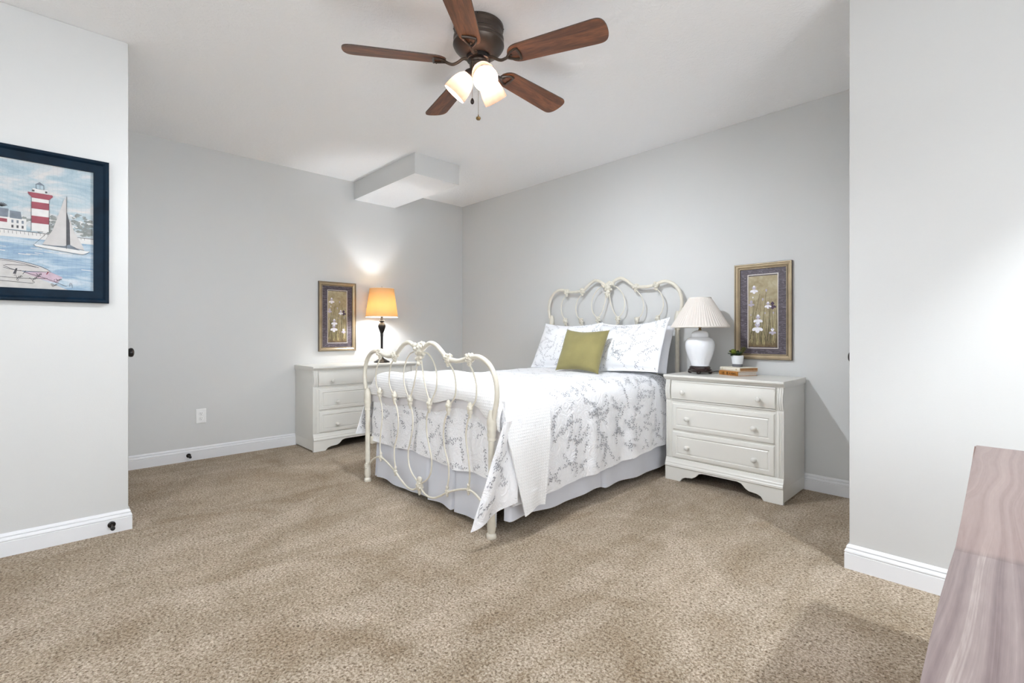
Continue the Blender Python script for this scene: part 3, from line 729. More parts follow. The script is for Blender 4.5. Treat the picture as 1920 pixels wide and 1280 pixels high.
# ------------------------------------------------------------------ dressers
def dresser(label, loc, T, w, cut, kn):
    """T(u, f, z): u across the front, f outwards from the case front (0), z up"""
    D = .44; t = thing('dresser', label, 'dresser', loc, 'matching ivory three drawer dressers')
    def bx(bm, u0, u1, f0, f1, z0, z1, bev=0.0, mi=0):
        c0, c1 = T(u0, f0, z0), T(u1, f1, z1)
        box(bm, min(c0.x, c1.x), max(c0.x, c1.x), min(c0.y, c1.y), max(c0.y, c1.y), z0, z1, bev, mi)
    fb = .02                                                        # base moulding stands this far proud of the case
    bm = bmesh.new()
    bx(bm, 0, w, -D + fb, 0, .092, .722, .002)                      # case
    bx(bm, 0, .018, -D + fb, -.002, .012, .093); bx(bm, w - .018, w, -D + fb, -.002, .012, .093)
    # moulded plinth rail over the feet
    P = [(0, .158), (.006, .156), (.010, .148), (.012, .136), (.018, .128), (.019, .118), (.024, .112), (.025, .101), (.020, .096), (0, .096)]
    A = [bm.verts.new(T(0, f, z)) for f, z in P]; B = [bm.verts.new(T(w, f, z)) for f, z in P]
    for i in range(len(P)): bm.faces.new((A[i], A[(i + 1) % len(P)], B[(i + 1) % len(P)], B[i]))
    bm.faces.new(A); bm.faces.new(B)
    # fluted side posts and the curved upper blocks
    for s in (0, 1):
        a = 0.0 if s == 0 else w - .036
        bx(bm, a, a + .036, -.004, .004, .158, .572, .001)
        for k in range(3): bx(bm, a + .006 + k * .009, a + .0115 + k * .009, .002, .0075, .165, .560, .0015)
        for k in range(3):
            u0 = a + .002 + k * .0115; P2 = []
            for i in range(9):
                q = i / 8; P2.append((.006 + .016 * math.sin(PI * min(1, q * 1.15 + .05) * .9), .578 + .140 * q))
            P2 = [(-.004, .578)] + P2 + [(-.004, .718)]
            A = [bm.verts.new(T(u0, f, z)) for f, z in P2]; B = [bm.verts.new(T(u0 + .010, f, z)) for f, z in P2]
            for i in range(len(P2)): bm.faces.new((A[i], A[(i + 1) % len(P2)], B[(i + 1) % len(P2)], B[i]))
            bm.faces.new(A); bm.faces.new(B)
    obj('case', bm, M['dresser'], t, 30)
    # scalloped apron with bracket feet
    bm = bmesh.new()
    half = [(0, 0), (.112, 0), (.128, .024), (.150, .034), (.200, .040), (.222, .052), (.246, .078), (.272, .086), (w / 2, .086)] if cut == 0 else \
           [(0, 0), (.108, 0), (.128, .022), (.160, .032), (.215, .036), (.240, .050), (.262, .074), (.290, .082), (w / 2, .082)]
    poly = [(u, z) for u, z in half] + [(w - u, z) for u, z in reversed(half[:-1])] + [(w, .098), (0, .098)]
    prism(bm, poly, lambda a, b: T(a, -.006, b + .001), lambda a, b: T(a, .018, b + .001))
    o = obj('apron', bm, M['dresser'], t, 30)
    bm = bmesh.new(); bx(bm, .02, w - .02, -D + fb + .01, -.03, .088, .0915); obj('underside', bm, M['dark'], t, 0)
    # top slab with cornice
    bm = bmesh.new()
    P = [(.0, .716), (.010, .718), (.014, .726), (.024, .731), (.030, .738), (.034, .741), (.034, .750), (.030, .755), (-D + fb, .755), (-D + fb, .716)]
    A = [bm.verts.new(T(-.008, f, z)) for f, z in P]; B = [bm.verts.new(T(w + .008, f, z)) for f, z in P]
    for i in range(len(P)): bm.faces.new((A[i], A[(i + 1) % len(P)], B[(i + 1) % len(P)], B[i]))
    bm.faces.new(A); bm.faces.new(B); obj('top', bm, M['dresser'], t, 20)
    # drawers
    for di, (z0, z1) in enumerate(((.164, .350), (.364, .550), (.582, .714))):
        bm = bmesh.new()
        Tp = lambda a, b, h: T(a, h, b)
        if di < 2:
            rings_panel(bm, Tp, .052, w - .052, z0, z1, [(0, 0), (0, .006), (.004, .011), (.010, .013), (.028, .015), (.031, .011), (.036, .010), (.040, .0125)])
            bx(bm, .046, w - .046, -.002, .0025, z0 - .005, z1 + .005, 0)
        else:                                                       # bowed top drawer
            def S(u, v):
                return T(.046 + (w - .092) * u, .004 + .018 * math.sin(PI * (.10 + .86 * v)) ** .8, z0 + (z1 - z0) * v)
            V = grid(bm, S, 2, 12)
            bk = [[bm.verts.new(T(.046 + (w - .092) * u, -.002, z)) for u in (0, 1)] for z in (z0, z1)]
            bm.faces.new([V[0][j] for j in range(13)] + [bk[1][0], bk[0][0]]); bm.faces.new([V[2][j] for j in range(13)] + [bk[1][1], bk[0][1]])
            bx(bm, .044, w - .044, .0, .010, z0 - .010, z0 - .003, .001)
            rings_panel(bm, Tp, .050, w - .050, z0 + .004, z1 - .004, [(0, .004), (0, .016), (.003, .016), (.003, .004)], False)
        dr = obj('drawer', bm, M['dresser'], t, 25)
        ins, kz = kn[di]
        for u in (ins, w - ins):
            b2 = bmesh.new(); n = (T(0, 1, 0) - T(0, 0, 0))
            lathe(b2, [(0, 0), (.013, 0), (.010, .003), (.0065, .007), (.0065, .011), (.011, .014), (.0155, .020), (.0165, .026), (.014, .032), (.008, .0355), (0, .0365)], T(u, .012 if di < 2 else .020, kz), n, 20)
            obj('knob', b2, M['dresser'], dr, 40)
    return t
dresser('ivory three drawer dresser on the right, under books and white lamp', (-1.355, 3.46, 0), lambda u, f, z: Vector((-1.744 + u, 3.248 - f, z)), .778, 0, [(.167, .248), (.167, .449), (.138, .636)])
dresser('wider ivory three drawer dresser behind the footboard, under the lit lamp', (-4.49, 2.2, 0), lambda u, f, z: Vector((-4.286 + f, 1.688 + u, z)), 1.035, 1, [(.215, .230), (.215, .432), (.165, .625)])

# ------------------------------------------------------------------ the iron bed
CX = -2.515
bed = thing('bed', 'cream painted curly iron bed with headboard and footboard', 'bed', (CX, 2.6, 0))
def cast(bm, x, y, z, s, tall=1.0, side=0):
    """a cast flower joint: lobes packed about a core"""
    blob(bm, (x, y, z), .55 * s, .50 * s, .62 * s * tall, 2, 0, .3)
    rr = random.Random(int((x * 131 + z * 977) * 100))
    for i in range(7):
        a = 2 * PI * i / 7 + rr.random()
        for fy in (-1, 1):
            blob(bm, (x + .46 * s * math.cos(a), y + fy * .22 * s, z + .50 * s * tall * math.sin(a)), .24 * s, .24 * s, .22 * s, 1, 0, .3)
    for i in range(4):
        blob(bm, (x + rr.uniform(-.25, .25) * s, y - .45 * s, z + rr.uniform(-.3, .3) * s * tall), .16 * s, .14 * s, .15 * s, 1, 0, .3)
def cup(bm, x, y, z, s):
    """flared cast cup that closes the foot of an upper spindle"""
    lathe(bm, [(0, -.035 * s), (.006, -.034 * s), (.008, -.020 * s), (.012, -.014 * s), (.0145, -.006 * s), (.011, .0), (.016, .004 * s), (.0175, .012 * s), (.013, .018 * s), (.012, .026 * s), (.007, .034 * s), (0, .038 * s)], (x, y, z), (0, 0, 1), 14, mod=lambda a, h: 1 + .12 * math.sin(5 * a))
    for i in range(6):
        a = 2 * PI * i / 6; blob(bm, (x + .013 * math.cos(a), y + .013 * math.sin(a), z + .014 * s), .0055, .0055, .008, 1)

RAIL_F = [(0, .948), (.03, .952), (.075, .980), (.120, .993), (.172, .982), (.222, .952), (.262, .922), (.305, .905), (.375, .897), (.435, .906), (.485, .919), (.545, .927), (.595, .918), (.645, .890), (.682, .845), (.703, .785), (.705, .720), (.690, .655), (.668, .570), (.664, .50)]
RAIL_H = [(0, 1.470), (.04, 1.490), (.085, 1.522), (.138, 1.535), (.190, 1.512), (.238, 1.476), (.275, 1.453), (.330, 1.446), (.400, 1.443), (.455, 1.450), (.515, 1.470), (.575, 1.474), (.640, 1.440), (.685, 1.380), (.703, 1.300), (.695, 1.230), (.672, 1.160), (.662, 1.090)]
def rail(y, pts, r):
    bm = bmesh.new()
    tube(bm, [(CX - d, y, z) for d, z in reversed(pts)] + [(CX + d, y, z) for d, z in pts[1:]], r, 14, 5)
    return bm
def board(kind, y):
    F = kind == 'foot'
    pts = RAIL_F if F else RAIL_H
    hb = obj('footboard' if F else 'headboard', rail(y, pts, .0135), M['iron'], bed, 60)
    ztop = .50 if F else 1.09
    for s in (-1, 1):
        x = CX + s * .663
        bm = bmesh.new(); tube(bm, [(x, y, .05), (x, y, ztop + .06)], .0165, 14, 2)
        # cast foot
        lathe(bm, [(0, 0), (.024, 0), (.027, .010), (.025, .022), (.018, .028), (.020, .036), (.023, .052), (.023, .075), (.0195, .095), (.0185, .125), (.0165, .135)], (x, y, 0), (0, 0, 1), 14, mod=lambda a, h: 1 + .07 * math.sin(4 * a))
        obj('post', bm, M['iron'], hb, 50)
        bm = bmesh.new()                                            # cast sleeve where the arch meets the post
        z0 = (.505 if s < 0 else .50) if F else 1.075
        lathe(bm, [(.0165, 0), (.021, .002), (.022, .010), (.0195, .014), (.022, .022), (.023, .034), (.021, .042), (.0235, .050), (.0245, .064), (.022, .074), (.0245, .082), (.024, .100), (.021, .125), (.016, .145), (.0135, .155)], (x + s * .002, y, z0), (0, 0, 1), 16, mod=lambda a, h: 1 + .05 * math.sin(3 * a + h * 90))
        obj('collar', bm, M['iron'], hb, 50)
        if F:
            bm = bmesh.new(); cast(bm, x - s * .004, y - .012, .112, .026, 1.3); obj('casting', bm, M['iron'], hb, 60)
    # centre heart-shaped casting
    zc = .945 if F else 1.462
    bm = bmesh.new()
    rr = random.Random(5)
    for i in range(30):
        q = i / 29; zz = zc + .045 - .125 * q; hw = .045 * (1 - q) ** .8 + .006
        blob(bm, (CX + rr.uniform(-1, 1) * hw, y + rr.uniform(-.012, .012), zz), .016 - .005 * q, .015, .015, 1, 0, .3)
    blob(bm, (CX, y, zc + .005), .034, .016, .045, 2, 0, .25); blob(bm, (CX, y, zc - .045), .016, .013, .035, 2, 0, .2)
    for s in (-1, 1): blob(bm, (CX + s * .052, y, zc + .030), .017, .018, .020, 2, 0, .4)
    obj('centre_casting', bm, M['iron'], hb, 60)
    up = 0 if F else .530                                           # the headboard repeats the pattern higher up
    rs = .0046
    # castings on the rail
    for d, z in (((.483, .919), (.292, .908)) if F else ((.475, 1.452), (.285, 1.450))):
        for s in (-1, 1):
            bm = bmesh.new(); cast(bm, CX + s * d, y, z, .046, .85); cast(bm, CX + s * d, y, z - .030, .022, 1.3); obj('casting', bm, M['iron'], hb, 60)
    if F:
        upper = {1: [(.478, .888), (.520, .835), (.544, .765), (.538, .700), (.510, .662), (.492, .640)], 2: [(.295, .888), (.342, .838), (.364, .765), (.356, .700), (.318, .655), (.300, .632)],
                 3: [(.060, .938), (.105, .922), (.150, .880), (.180, .815), (.178, .735), (.145, .675), (.108, .628)], 4: [(.022, .885), (.040, .800), (.066, .725), (.100, .655)]}
        kn = {1: (.490, .635), 2: (.296, .628), 3: (.106, .620)}
        lower = {1: [(.486, .610), (.462, .550), (.455, .480), (.472, .400), (.486, .310), (.484, .250), (.472, .212)], 2: [(.288, .600), (.258, .545), (.247, .465), (.262, .385), (.294, .310), (.298, .235), (.282, .165)],
                 3: [(.100, .595), (.078, .545), (.078, .460), (.104, .375), (.128, .305), (.120, .225), (.078, .172), (.020, .138)]}
    else:
        upper = {1: [(.478, 1.425), (.525, 1.370), (.543, 1.300), (.532, 1.235), (.500, 1.190)], 2: [(.290, 1.420), (.342, 1.362), (.362, 1.285), (.345, 1.215), (.302, 1.175)],
                 3: [(.050, 1.482), (.110, 1.450), (.158, 1.392), (.178, 1.310), (.160, 1.240), (.110, 1.185)], 4: [(.016, 1.428), (.026, 1.345), (.058, 1.255), (.100, 1.192)]}
        kn = {1: (.492, 1.172), 2: (.298, 1.166), 3: (.106, 1.176)}
        lower = {1: [(.484, 1.150), (.462, 1.090), (.455, 1.0), (.480, .84), (.486, .68), (.472, .50)], 2: [(.288, 1.145), (.262, 1.09), (.247, 1.0), (.275, .82), (.298, .66), (.282, .45)],
                 3: [(.100, 1.150), (.078, 1.09), (.078, 1.0), (.120, .82), (.128, .66), (.03, .42)]}
    for s in (-1, 1):
        for k, q in upper.items():
            bm = bmesh.new(); tube(bm, [(CX + s * d, y, z) for d, z in q], rs, 8, 5); obj('spindle', bm, M['iron'], hb, 60)
        for k, q in lower.items():
            bm = bmesh.new(); tube(bm, [(CX + s * d, y, z) for d, z in q], rs + .0004, 8, 5); obj('spindle', bm, M['iron'], hb, 60)
        for k, (d, z) in kn.items():
            bm = bmesh.new()
            if F: cup(bm, CX + s * d, y, z, 1.25); 
            else: cast(bm, CX + s * d, y, z, .036, 1.25); cast(bm, CX + s * d, y, z - .030, .019, 1.3)
            obj('casting', bm, M['iron'], hb, 60)
    low = [(0, .118), (.045, .088), (.095, .074), (.155, .082), (.220, .110), (.285, .145), (.345, .170), (.410, .192), (.475, .205), (.530, .196), (.600, .160), (.658, .112)]
    dz = 0 if F else .33
    bm = bmesh.new()
    for s in (-1, 1): tube(bm, [(CX + s * d, y, z + dz) for d, z in low], .0062, 10, 4)
    obj('lower_rail', bm, M['iron'], hb, 60)
    for s in (-1, 1):
        for d, z in ((.477, .205), (.283, .148)):
            bm = bmesh.new(); cast(bm, CX + s * d, y, z + dz, .021, 1.1); blob(bm, (CX + s * d, y, z + dz + .024), .009, .009, .013, 2, 0, .2); blob(bm, (CX + s * d, y, z + dz - .020), .008, .008, .011, 2, 0, .2); obj('casting', bm, M['iron'], hb, 60)
    bm = bmesh.new(); cast(bm, CX, y, .118 + dz, .040, 1.1); blob(bm, (CX, y, .155 + dz), .02, .014, .022, 2, 0, .3); blob(bm, (CX, y, .080 + dz), .012, .011, .020, 2, 0, .3)
    obj('centre_casting', bm, M['iron'], hb, 60)
    return hb
FY, HY = 1.640, 3.620
board('foot', FY); board('head', HY)
for s in (-1, 1):
    bm = bmesh.new(); x = CX + s * .635; box(bm, x - .012, x + .012, FY + .01, HY - .01, .27, .32, .002); obj('side_rail', bm, M['iron'], bed, 30)
bm = bmesh.new(); box(bm, CX - .645, CX + .645, 1.725, 3.58, .30, .700, .05); obj('mattress', bm, M['pillow'], bed, 50)

# ------------------------------------------------------------------ bedding
def nz(x, y, z, s, a): return a * noise.noise(Vector((x * s, y * s, z * s)))
def lerp_prof(P, t):
    """P: list of (t, x, z)"""
    for i in range(len(P) - 1):
        if t <= P[i + 1][0] or i == len(P) - 2:
            q = (t - P[i][0]) / (P[i + 1][0] - P[i][0]); q = min(1, max(0, q))
            return (P[i][1] + (P[i + 1][1] - P[i][1]) * q, P[i][2] + (P[i + 1][2] - P[i][2]) * q)
def arc_prof(pts, n=8):
    """smooth a polyline and parameterise it by length"""
    C = catmull([(x, 0, z) for x, z in pts], n); L = [0]
    for i in range(1, len(C)): L.append(L[-1] + (C[i] - C[i - 1]).length)
    return [(l, c.x, c.z) for l, c in zip(L, C)], L[-1]

embroid = bmesh.new()
def sprigs(bm, S, lu, lv, n, seed, ll=.017, keep=None, w=.0028, off=.0022):
    """leafy vine sprigs laid on the surface S(a, b) with a in 0..lu metres, b in 0..lv metres"""
    rr = random.Random(seed)
    def pt(a, b):
        e = .004
        a = min(lu - .001, max(.001, a)); b = min(lv - .001, max(.001, b))
        p = S(a, b); du = S(min(a + e, lu), b) - S(max(a - e, 0), b); dv = S(a, min(b + e, lv)) - S(a, max(b - e, 0))
        nn = du.cross(dv)
        return p, (nn.normalized() if nn.length > 1e-9 else Vector((0, 0, 1)))
    def poly(pts):
        vs = []
        if keep and not keep(S(min(lu, max(0, pts[0][0])), min(lv, max(0, pts[0][1])))): return
        for a, b in pts:
            if not (0.004 < a < lu - .004 and .004 < b < lv - .004): return
            p, q = pt(a, b); vs.append(bm.verts.new(p + q * off))
        try: bm.faces.new(vs)
        except ValueError: pass
    cells = []
    nu = max(1, round(math.sqrt(n * lu / lv))); nv = max(1, round(n / nu))
    for i in range(nu):
        for j in range(nv): cells.append(((i + rr.uniform(.1, .9)) * lu / nu, (j + rr.uniform(.1, .9)) * lv / nv))
    for a, b in cells:
        th = rr.uniform(0, 2 * PI); k = rr.uniform(-5, 5); st = .0145; m = rr.randint(4, 10); side = 1
        for i in range(m):
            a2, b2 = a + st * math.cos(th), b + st * math.sin(th)
            nx, ny = -math.sin(th) * w * .22, math.cos(th) * w * .22
            poly([(a - nx, b - ny), (a2 - nx, b2 - ny), (a2 + nx, b2 + ny), (a + nx, b + ny)])
            for sd in ((side,) if i % 3 else (side, -side)):
                la = th + sd * rr.uniform(.6, 1.0); l = ll * rr.uniform(.7, 1.1); ca, sa = math.cos(la), math.sin(la)
                P = []
                for s, q in ((.1, 0), (.45, 1), (.75, .8), (1, 0), (.75, -.8), (.45, -1)):
                    P.append((a2 + l * s * ca - w * q * sa, b2 + l * s * sa + w * q * ca))
                poly(P)
            side = -side; th += k * st; a, b = a2, b2
            if rr.random() < .12: k = -k

qp, QL = arc_prof([(-3.285, .30), (-3.262, .45), (-3.235, .60), (-3.205, .690), (-3.140, .726), (-2.95, .738), (-2.515, .742), (-2.08, .738), (-1.935, .728), (-1.868, .700), (-1.826, .640), (-1.808, .50), (-1.800, .34), (-1.792, .19)])
Y0, Y1 = 1.74, 3.45
def quilt_S(a, b):
    """a along the cross-section (0..QL), b along the bed (0..Y1-Y0)"""
    x, z = lerp_prof(qp, a); y = Y0 + b
    drop = max(0, (.70 - z)) / .5
    z += (y - 2.6) * .045 * min(1, drop) 
    side = 1 if x > CX else -1
    if z < .70: x += side * min(1, max(.15, (y - 1.9) / .5)) * (.010 * math.sin(y * 13 + 1.0) + .006 * math.sin(y * 29)) * min(1, drop) + nz(x, y, z, 9, .005)
    z += nz(x, y, 0, 4, .012) + nz(x, y, z, 17, .004)
    return Vector((x, y, z))
FZ0, FZ1 = .700, .292
def uncovered(p):
    h = min(1, max(0, (.70 - p.z) / .6)) if p.x > CX else 0
    return p.y > 2.25 - .17 * min(1, (p.x + 3.2) / 1.35) - .10 * h or p.y < 1.640 + .135 * h
def front_S(a, b):
    """foot drape of the quilt, a along x (0..1.30), b downwards"""
    x = -3.175 + a; z = FZ0 - b
    q = b / (FZ0 - FZ1)
    zz = z + .010 * math.sin(x * 9) * q + nz(x, z, 0, 7, .012) * q - (.012 if a > .95 else 0) * q
    return Vector((x, 1.700 - .020 * q + .010 * math.sin(x * 21 + 1.3) * q + nz(x, 1.7, z, 12, .010) * q, zz))
def wedge_S(a, b):
    """quilt corner hanging outside the right foot post; a: 0..1 front to back, b: 0..1 downwards"""
    yl = 1.672 + (1.468 - 1.672) * b ** 1.05; yr = 1.80 - .05 * b
    zt = .60; zb = .092 + .085 * a
    y = yl + (yr - yl) * a; z = zt + (zb - zt) * b
    x = -1.797 + .014 * math.sin(a * 7.0 + .5) * (.3 + b) - .022 * (1 - a) ** 2 * b + nz(2, y, z, 11, .006)
    return Vector((x, y, z))
def wedge_L(a, b):
    yl = 1.668 + (1.585 - 1.668) * b; yr = 1.82 - .03 * b
    y = yl + (yr - yl) * a; z = .62 + (.335 - .02 * a - .62) * b
    return Vector((-3.232 - .022 * b - .010 * math.sin(a * 8) * b, y, z))
bm = bmesh.new()
grid(bm, wedge_L, 16, 20, thick=.008)
grid(bm, lambda u, v: quilt_S(u * QL, v * (Y1 - Y0)), 150, 110, thick=.008)
grid(bm, lambda u, v: front_S(u * 1.365, v * (FZ0 - FZ1)), 90, 30, thick=.008)
grid(bm, wedge_S, 24, 36, thick=.008)
quilt = tag(obj('quilt', bm, M['quilt'], None, 70), 'white quilt with grey leafy vine embroidery covering the bed', 'quilt')
bm = bmesh.new()
rside = QL - .62
sprigs(bm, lambda a, b: quilt_S(QL - .62 + a, b), .60, Y1 - Y0, 165, 11, off=.010, keep=uncovered)
sprigs(bm, lambda a, b: quilt_S(.02 + a, b), QL - .64, Y1 - Y0, 230, 12, w=.0018, off=.010, keep=uncovered)
# the foot drape and the corner: normals point the other way, towards the viewer
sprigs(bm, lambda a, b: front_S(a, b), 1.30, FZ0 - FZ1, 62, 13, off=-.010)
sprigs(bm, lambda a, b: front_S(a, b), 1.30, FZ0 - FZ1, 1, 13, off=.010)
sprigs(bm, lambda a, b: wedge_S(a / .27, b / .50), .27, .50, 20, 14, off=.010, keep=uncovered)
sprigs(bm, lambda a, b: wedge_L(a / .18, b / .29), .18, .29, 8, 15, off=.010)
sprigs(bm, lambda a, b: wedge_L(a / .18, b / .29), .18, .29, 8, 15, off=-.010)
sprigs(bm, lambda a, b: wedge_S(a / .27, b / .50), .27, .50, 20, 14, off=-.010, keep=uncovered)
tag(obj('vine_embroidery', bm, M['thread'], quilt, 0), 'grey leafy vine embroidery', kind='stuff')

# bed skirt: one pleated valance round three sides
bm = bmesh.new()
def skirt_run(p, q, n, z1, out, pleats, amp=.008):
    """hanging cloth from p to q (xy), outward direction out"""
    p = Vector((*p, 0)); q = Vector((*q, 0)); out = Vector((*out, 0))
    def S(u, v):
        c = p.lerp(q, u); z = .34 + (z1 - .34) * v
        k = sum(math.exp(-((u - c0) / .012) ** 2) for c0 in pleats)
        o = amp * math.sin(u * 17 + 1) * v + .018 * v - .03 * k * v
        zz = z + .006 * math.sin(u * 9) * v + (.006 * k)
        return c + out * o + Vector((0, 0, zz))
    grid(bm, S, n, 10, thick=.003)
skirt_run((-1.848, 1.73), (-1.848, 2.565), 60, .060, (1, 0), [.0])
skirt_run((-1.848, 2.582), (-1.848, 3.50), 60, .050, (1, 0), [0])
skirt_run((-3.182, 1.73), (-3.182, 3.50), 60, .050, (-1, 0), [.5])
skirt_run((-3.175, 1.716), (-2.525, 1.716), 60, .028, (0, -1), [1.0, .02], .006)
skirt_run((-2.515, 1.716), (-1.885, 1.716), 60, .026, (0, -1), [0, .42, .93], .008)
box(bm, -1.853, -1.849, 2.55, 2.60, .06, .32)
tag(obj('bed_skirt', bm, M['skirt'], None, 50), 'pale grey pleated bed skirt hanging below the quilt', 'bed skirt')

# waffle throw over the foot of the bed
bp, BL = arc_prof([(-3.200, .700), (-3.150, .752), (-3.05, .768), (-2.80, .776), (-2.515, .772), (-2.10, .766), (-1.935, .752), (-1.862, .722), (-1.812, .655), (-1.778, .50), (-1.762, .30), (-1.752, .100)])
def throw_S(u, v):
    x, z = lerp_prof(bp, u * BL)
    h = min(1, max(0, (.70 - z) / .6)) if x > CX else 0
    q = min(1, max(0, (x + 3.2) / 1.35))
    y0 = 1.688 - .040 * min(1, h * 3) + .135 * h; y1 = 2.22 - .17 * q - .10 * h
    y = y0 + (y1 - y0) * v
    if h == 0 or z > .70: z += .014 * noise.noise(Vector((x * 3, y * 6, 3))) + .010 * math.sin(y * 26 + x * 2) * (1 - v) * (1 if x < -2 else .2)
    z += .018 * h * math.sin(v * 3.1) * (h > .8) - .020 * h * v * -1 * (h > .9)
    x += .012 * h * math.sin(v * 5 + .5)
    return Vector((x, y, z))
UR = .0
while lerp_prof(bp, UR * BL)[0] < -1.818: UR += .001
def throw_front(u, v):
    b = throw_S(u * UR, 0); x = b.x
    zl = .640 + .022 * math.sin(x * 5.5 + 1.2) + .018 * math.sin(x * 11) - (.05 * max(0, (x + 2.0) / .14)) - .05 * max(0, (-3.05 - x) / .14)
    z = b.z + (zl - b.z) * v
    y = b.y - .026 * math.sin(PI * min(1, v * .75)) - .006 * math.sin(x * 13) * v
    return Vector((x, y, z))
bm = bmesh.new()
grid(bm, throw_S, 130, 40, thick=.009)
grid(bm, throw_front, 90, 12, thick=.009)
throw = tag(obj('throw_blanket', bm, M['waffle'], None, 70), 'white waffle weave throw folded across the foot of the bed', 'blanket')
bm = bmesh.new()
def under(u, v):
    p = throw_front(u, 1.0); return Vector((p.x, 1.694 - .010 * v - .004 * math.sin(p.x * 9), p.z + .012 - .065 * v))
grid(bm, under, 90, 5, thick=.006)
obj('turned_edge', bm, M['hem'], throw, 70)['label'] = 'smooth turned under edge of the throw'

def pillow_obj(name, label, cat, c, w, h, th, R, mat, group=None, flange=0.0, vines=None, sag=.0, pinch=.35, seed=1):
    """R: rotation matrix; local x across, local z up, local y thickness (front is -y)"""
    c = Vector(c)
    def S(u, v, s):
        U, V = u * 2 - 1, v * 2 - 1
        fu = max(0, 1 - abs(U / (1 - flange)) ** 2.6); fv = max(0, 1 - abs(V / (1 - flange * w / h)) ** 2.6)
        t = th * .5 * (fu * fv) ** .42
        # edges pull in between the corners
        x = U * w / 2 * (1 - pinch * .10 * (1 - V * V)); z = V * h / 2 * (1 - pinch * .14 * (1 - U * U)) - sag * (1 - U * U) * (V > 0) * V
        y = s * (t + .0025) + nz(x + seed, s, z, 9, .006) * (1 if t > .01 else .3)
        return c + R @ Vector((x, y, z))
    bm = bmesh.new(); n = 36
    A = grid(bm, lambda u, v: S(u, v, -1), n, n); B = grid(bm, lambda u, v: S(u, v, 1), n, n)
    ring = lambda G: [G[i][0] for i in range(n)] + [G[n][j] for j in range(n)] + [G[n - i][n] for i in range(n)] + [G[0][n - j] for j in range(n)]
    ra, rb = ring(A), ring(B)
    for i in range(len(ra)): bm.faces.new((ra[i], ra[(i + 1) % len(ra)], rb[(i + 1) % len(ra)], rb[i]))
    o = tag(obj(name, bm, mat, None, 70, origin=tuple(c)), label, cat, group)
    if vines:
        bm = bmesh.new(); sprigs(bm, lambda a, b: S(a / w, b / h, -1), w, h, vines, seed, ll=.014, w=.0018, off=.003)
        tag(obj('vine_embroidery', bm, M['thread'], o, 0), 'faint grey leafy vine embroidery', kind='stuff')
    return o
def Rm(rx=0, ry=0, rz=0): return (Matrix.Rotation(rz, 3, 'Z') @ Matrix.Rotation(ry, 3, 'Y') @ Matrix.Rotation(rx, 3, 'X'))
lean = math.radians(-27)
pillow_obj('pillow_sham', 'vine embroidered white pillow at the left, partly behind the gold cushion', 'pillow', (-2.775, 3.345, .940), .66, .46, .17, Rm(lean, 0, 0), M['sham'], 'pair of vine embroidered pillow shams', .05, 60, .022, seed=2)
pillow_obj('pillow_sham', 'vine embroidered white pillow at the right, beside the dresser', 'pillow', (-2.135, 3.335, .952), .66, .46, .17, Rm(lean, math.radians(-3), math.radians(-2)), M['sham'], 'pair of vine embroidered pillow shams', .05, 60, .030, seed=3)
pillow_obj('bed_pillow', 'plain white pillow peeking out behind the right embroidered pillow', 'pillow', (-2.175, 3.500, .925), .66, .40, .10, Rm(math.radians(-20), 0, 0), M['pillow'], None, 0, None, .0, seed=4)
pillow_obj('throw_pillow', 'square olive gold velvet cushion in front of the white pillows', 'cushion', (-2.405, 3.105, .912), .40, .375, .15, Rm(math.radians(-26), math.radians(1.5), math.radians(6)), M['gold'], None, 0, None, .006, pinch=.95, seed=6)

# ------------------------------------------------------------------ left lamp
lx, ly, lz = -4.47, 2.462, .7552
t = thing('table_lamp', 'lit table lamp with tan drum shade and slender black base', 'lamp', (lx, ly, lz))
bm = bmesh.new()
lathe(bm, [(0, 0), (.078, 0), (.080, .006), (.074, .013), (.060, .018), (.050, .026), (.030, .036), (.018, .046), (.013, .060), (.011, .085), (.0115, .16), (.0135, .26), (.016, .285), (.014, .292), (.020, .310), (.030, .335), (.038, .360), (.039, .372), (.033, .390), (.020, .402), (.016, .410), (.026, .418), (.027, .424), (.015, .432), (.013, .450), (.013, .490), (.018, .496), (.018, .503), (0, .505)], (lx, ly, lz), seg=32)
obj('lamp_base', bm, M['black'], t, 40)
bm = bmesh.new(); zs = [(.161, 1.219), (.1205, 1.508)]
lathe(bm, [(.161, 1.219), (.1205, 1.508), (.1195, 1.508), (.160, 1.219), (.161, 1.219)], (lx, ly, 0), seg=48, close_ends=False)
sh = obj('lamp_shade', bm, M['tan_shade'], t, 40)
bm = bmesh.new()
for r, z in ((.161, 1.219), (.1205, 1.508)):
    b2 = bmesh.new(); lathe(b2, [(r - .002, z - .002), (r + .0015, z - .002), (r + .0015, z + .004), (r - .002, z + .004), (r - .002, z - .002)], (lx, ly, 0), seg=48, close_ends=False); obj('shade_trim', b2, M['binding'], sh, 40)
for k in range(3):
    a = k * 2 * PI / 3; tube(bm, [(lx, ly, 1.500), (lx + .119 * math.cos(a), ly + .119 * math.sin(a), 1.502)], .0015, 6, 1)
obj('shade_spider', bm, M['black'], sh, 40)
bm = bmesh.new(); lathe(bm, [(0, 0), (.004, 0), (.004, .008), (.009, .012), (.011, .018), (.007, .025), (0, .028)], (lx, ly, 1.500), seg=16)
for s in (-1, 1): tube(bm, [(lx, ly + s * .004, 1.262), (lx, ly + s * .030, 1.33), (lx, ly + s * .030, 1.42), (lx, ly, 1.500)], .0014, 6, 5)
obj('finial_and_harp', bm, M['black'], t, 40)
bm = bmesh.new(); lathe(bm, [(0, 0), (.013, 0), (.014, .02), (.024, .045), (.028, .065), (.024, .085), (.012, .096), (0, .099)], (lx, ly, 1.262), seg=20); obj('light_bulb', bm, M['lbulb'], t, 40)

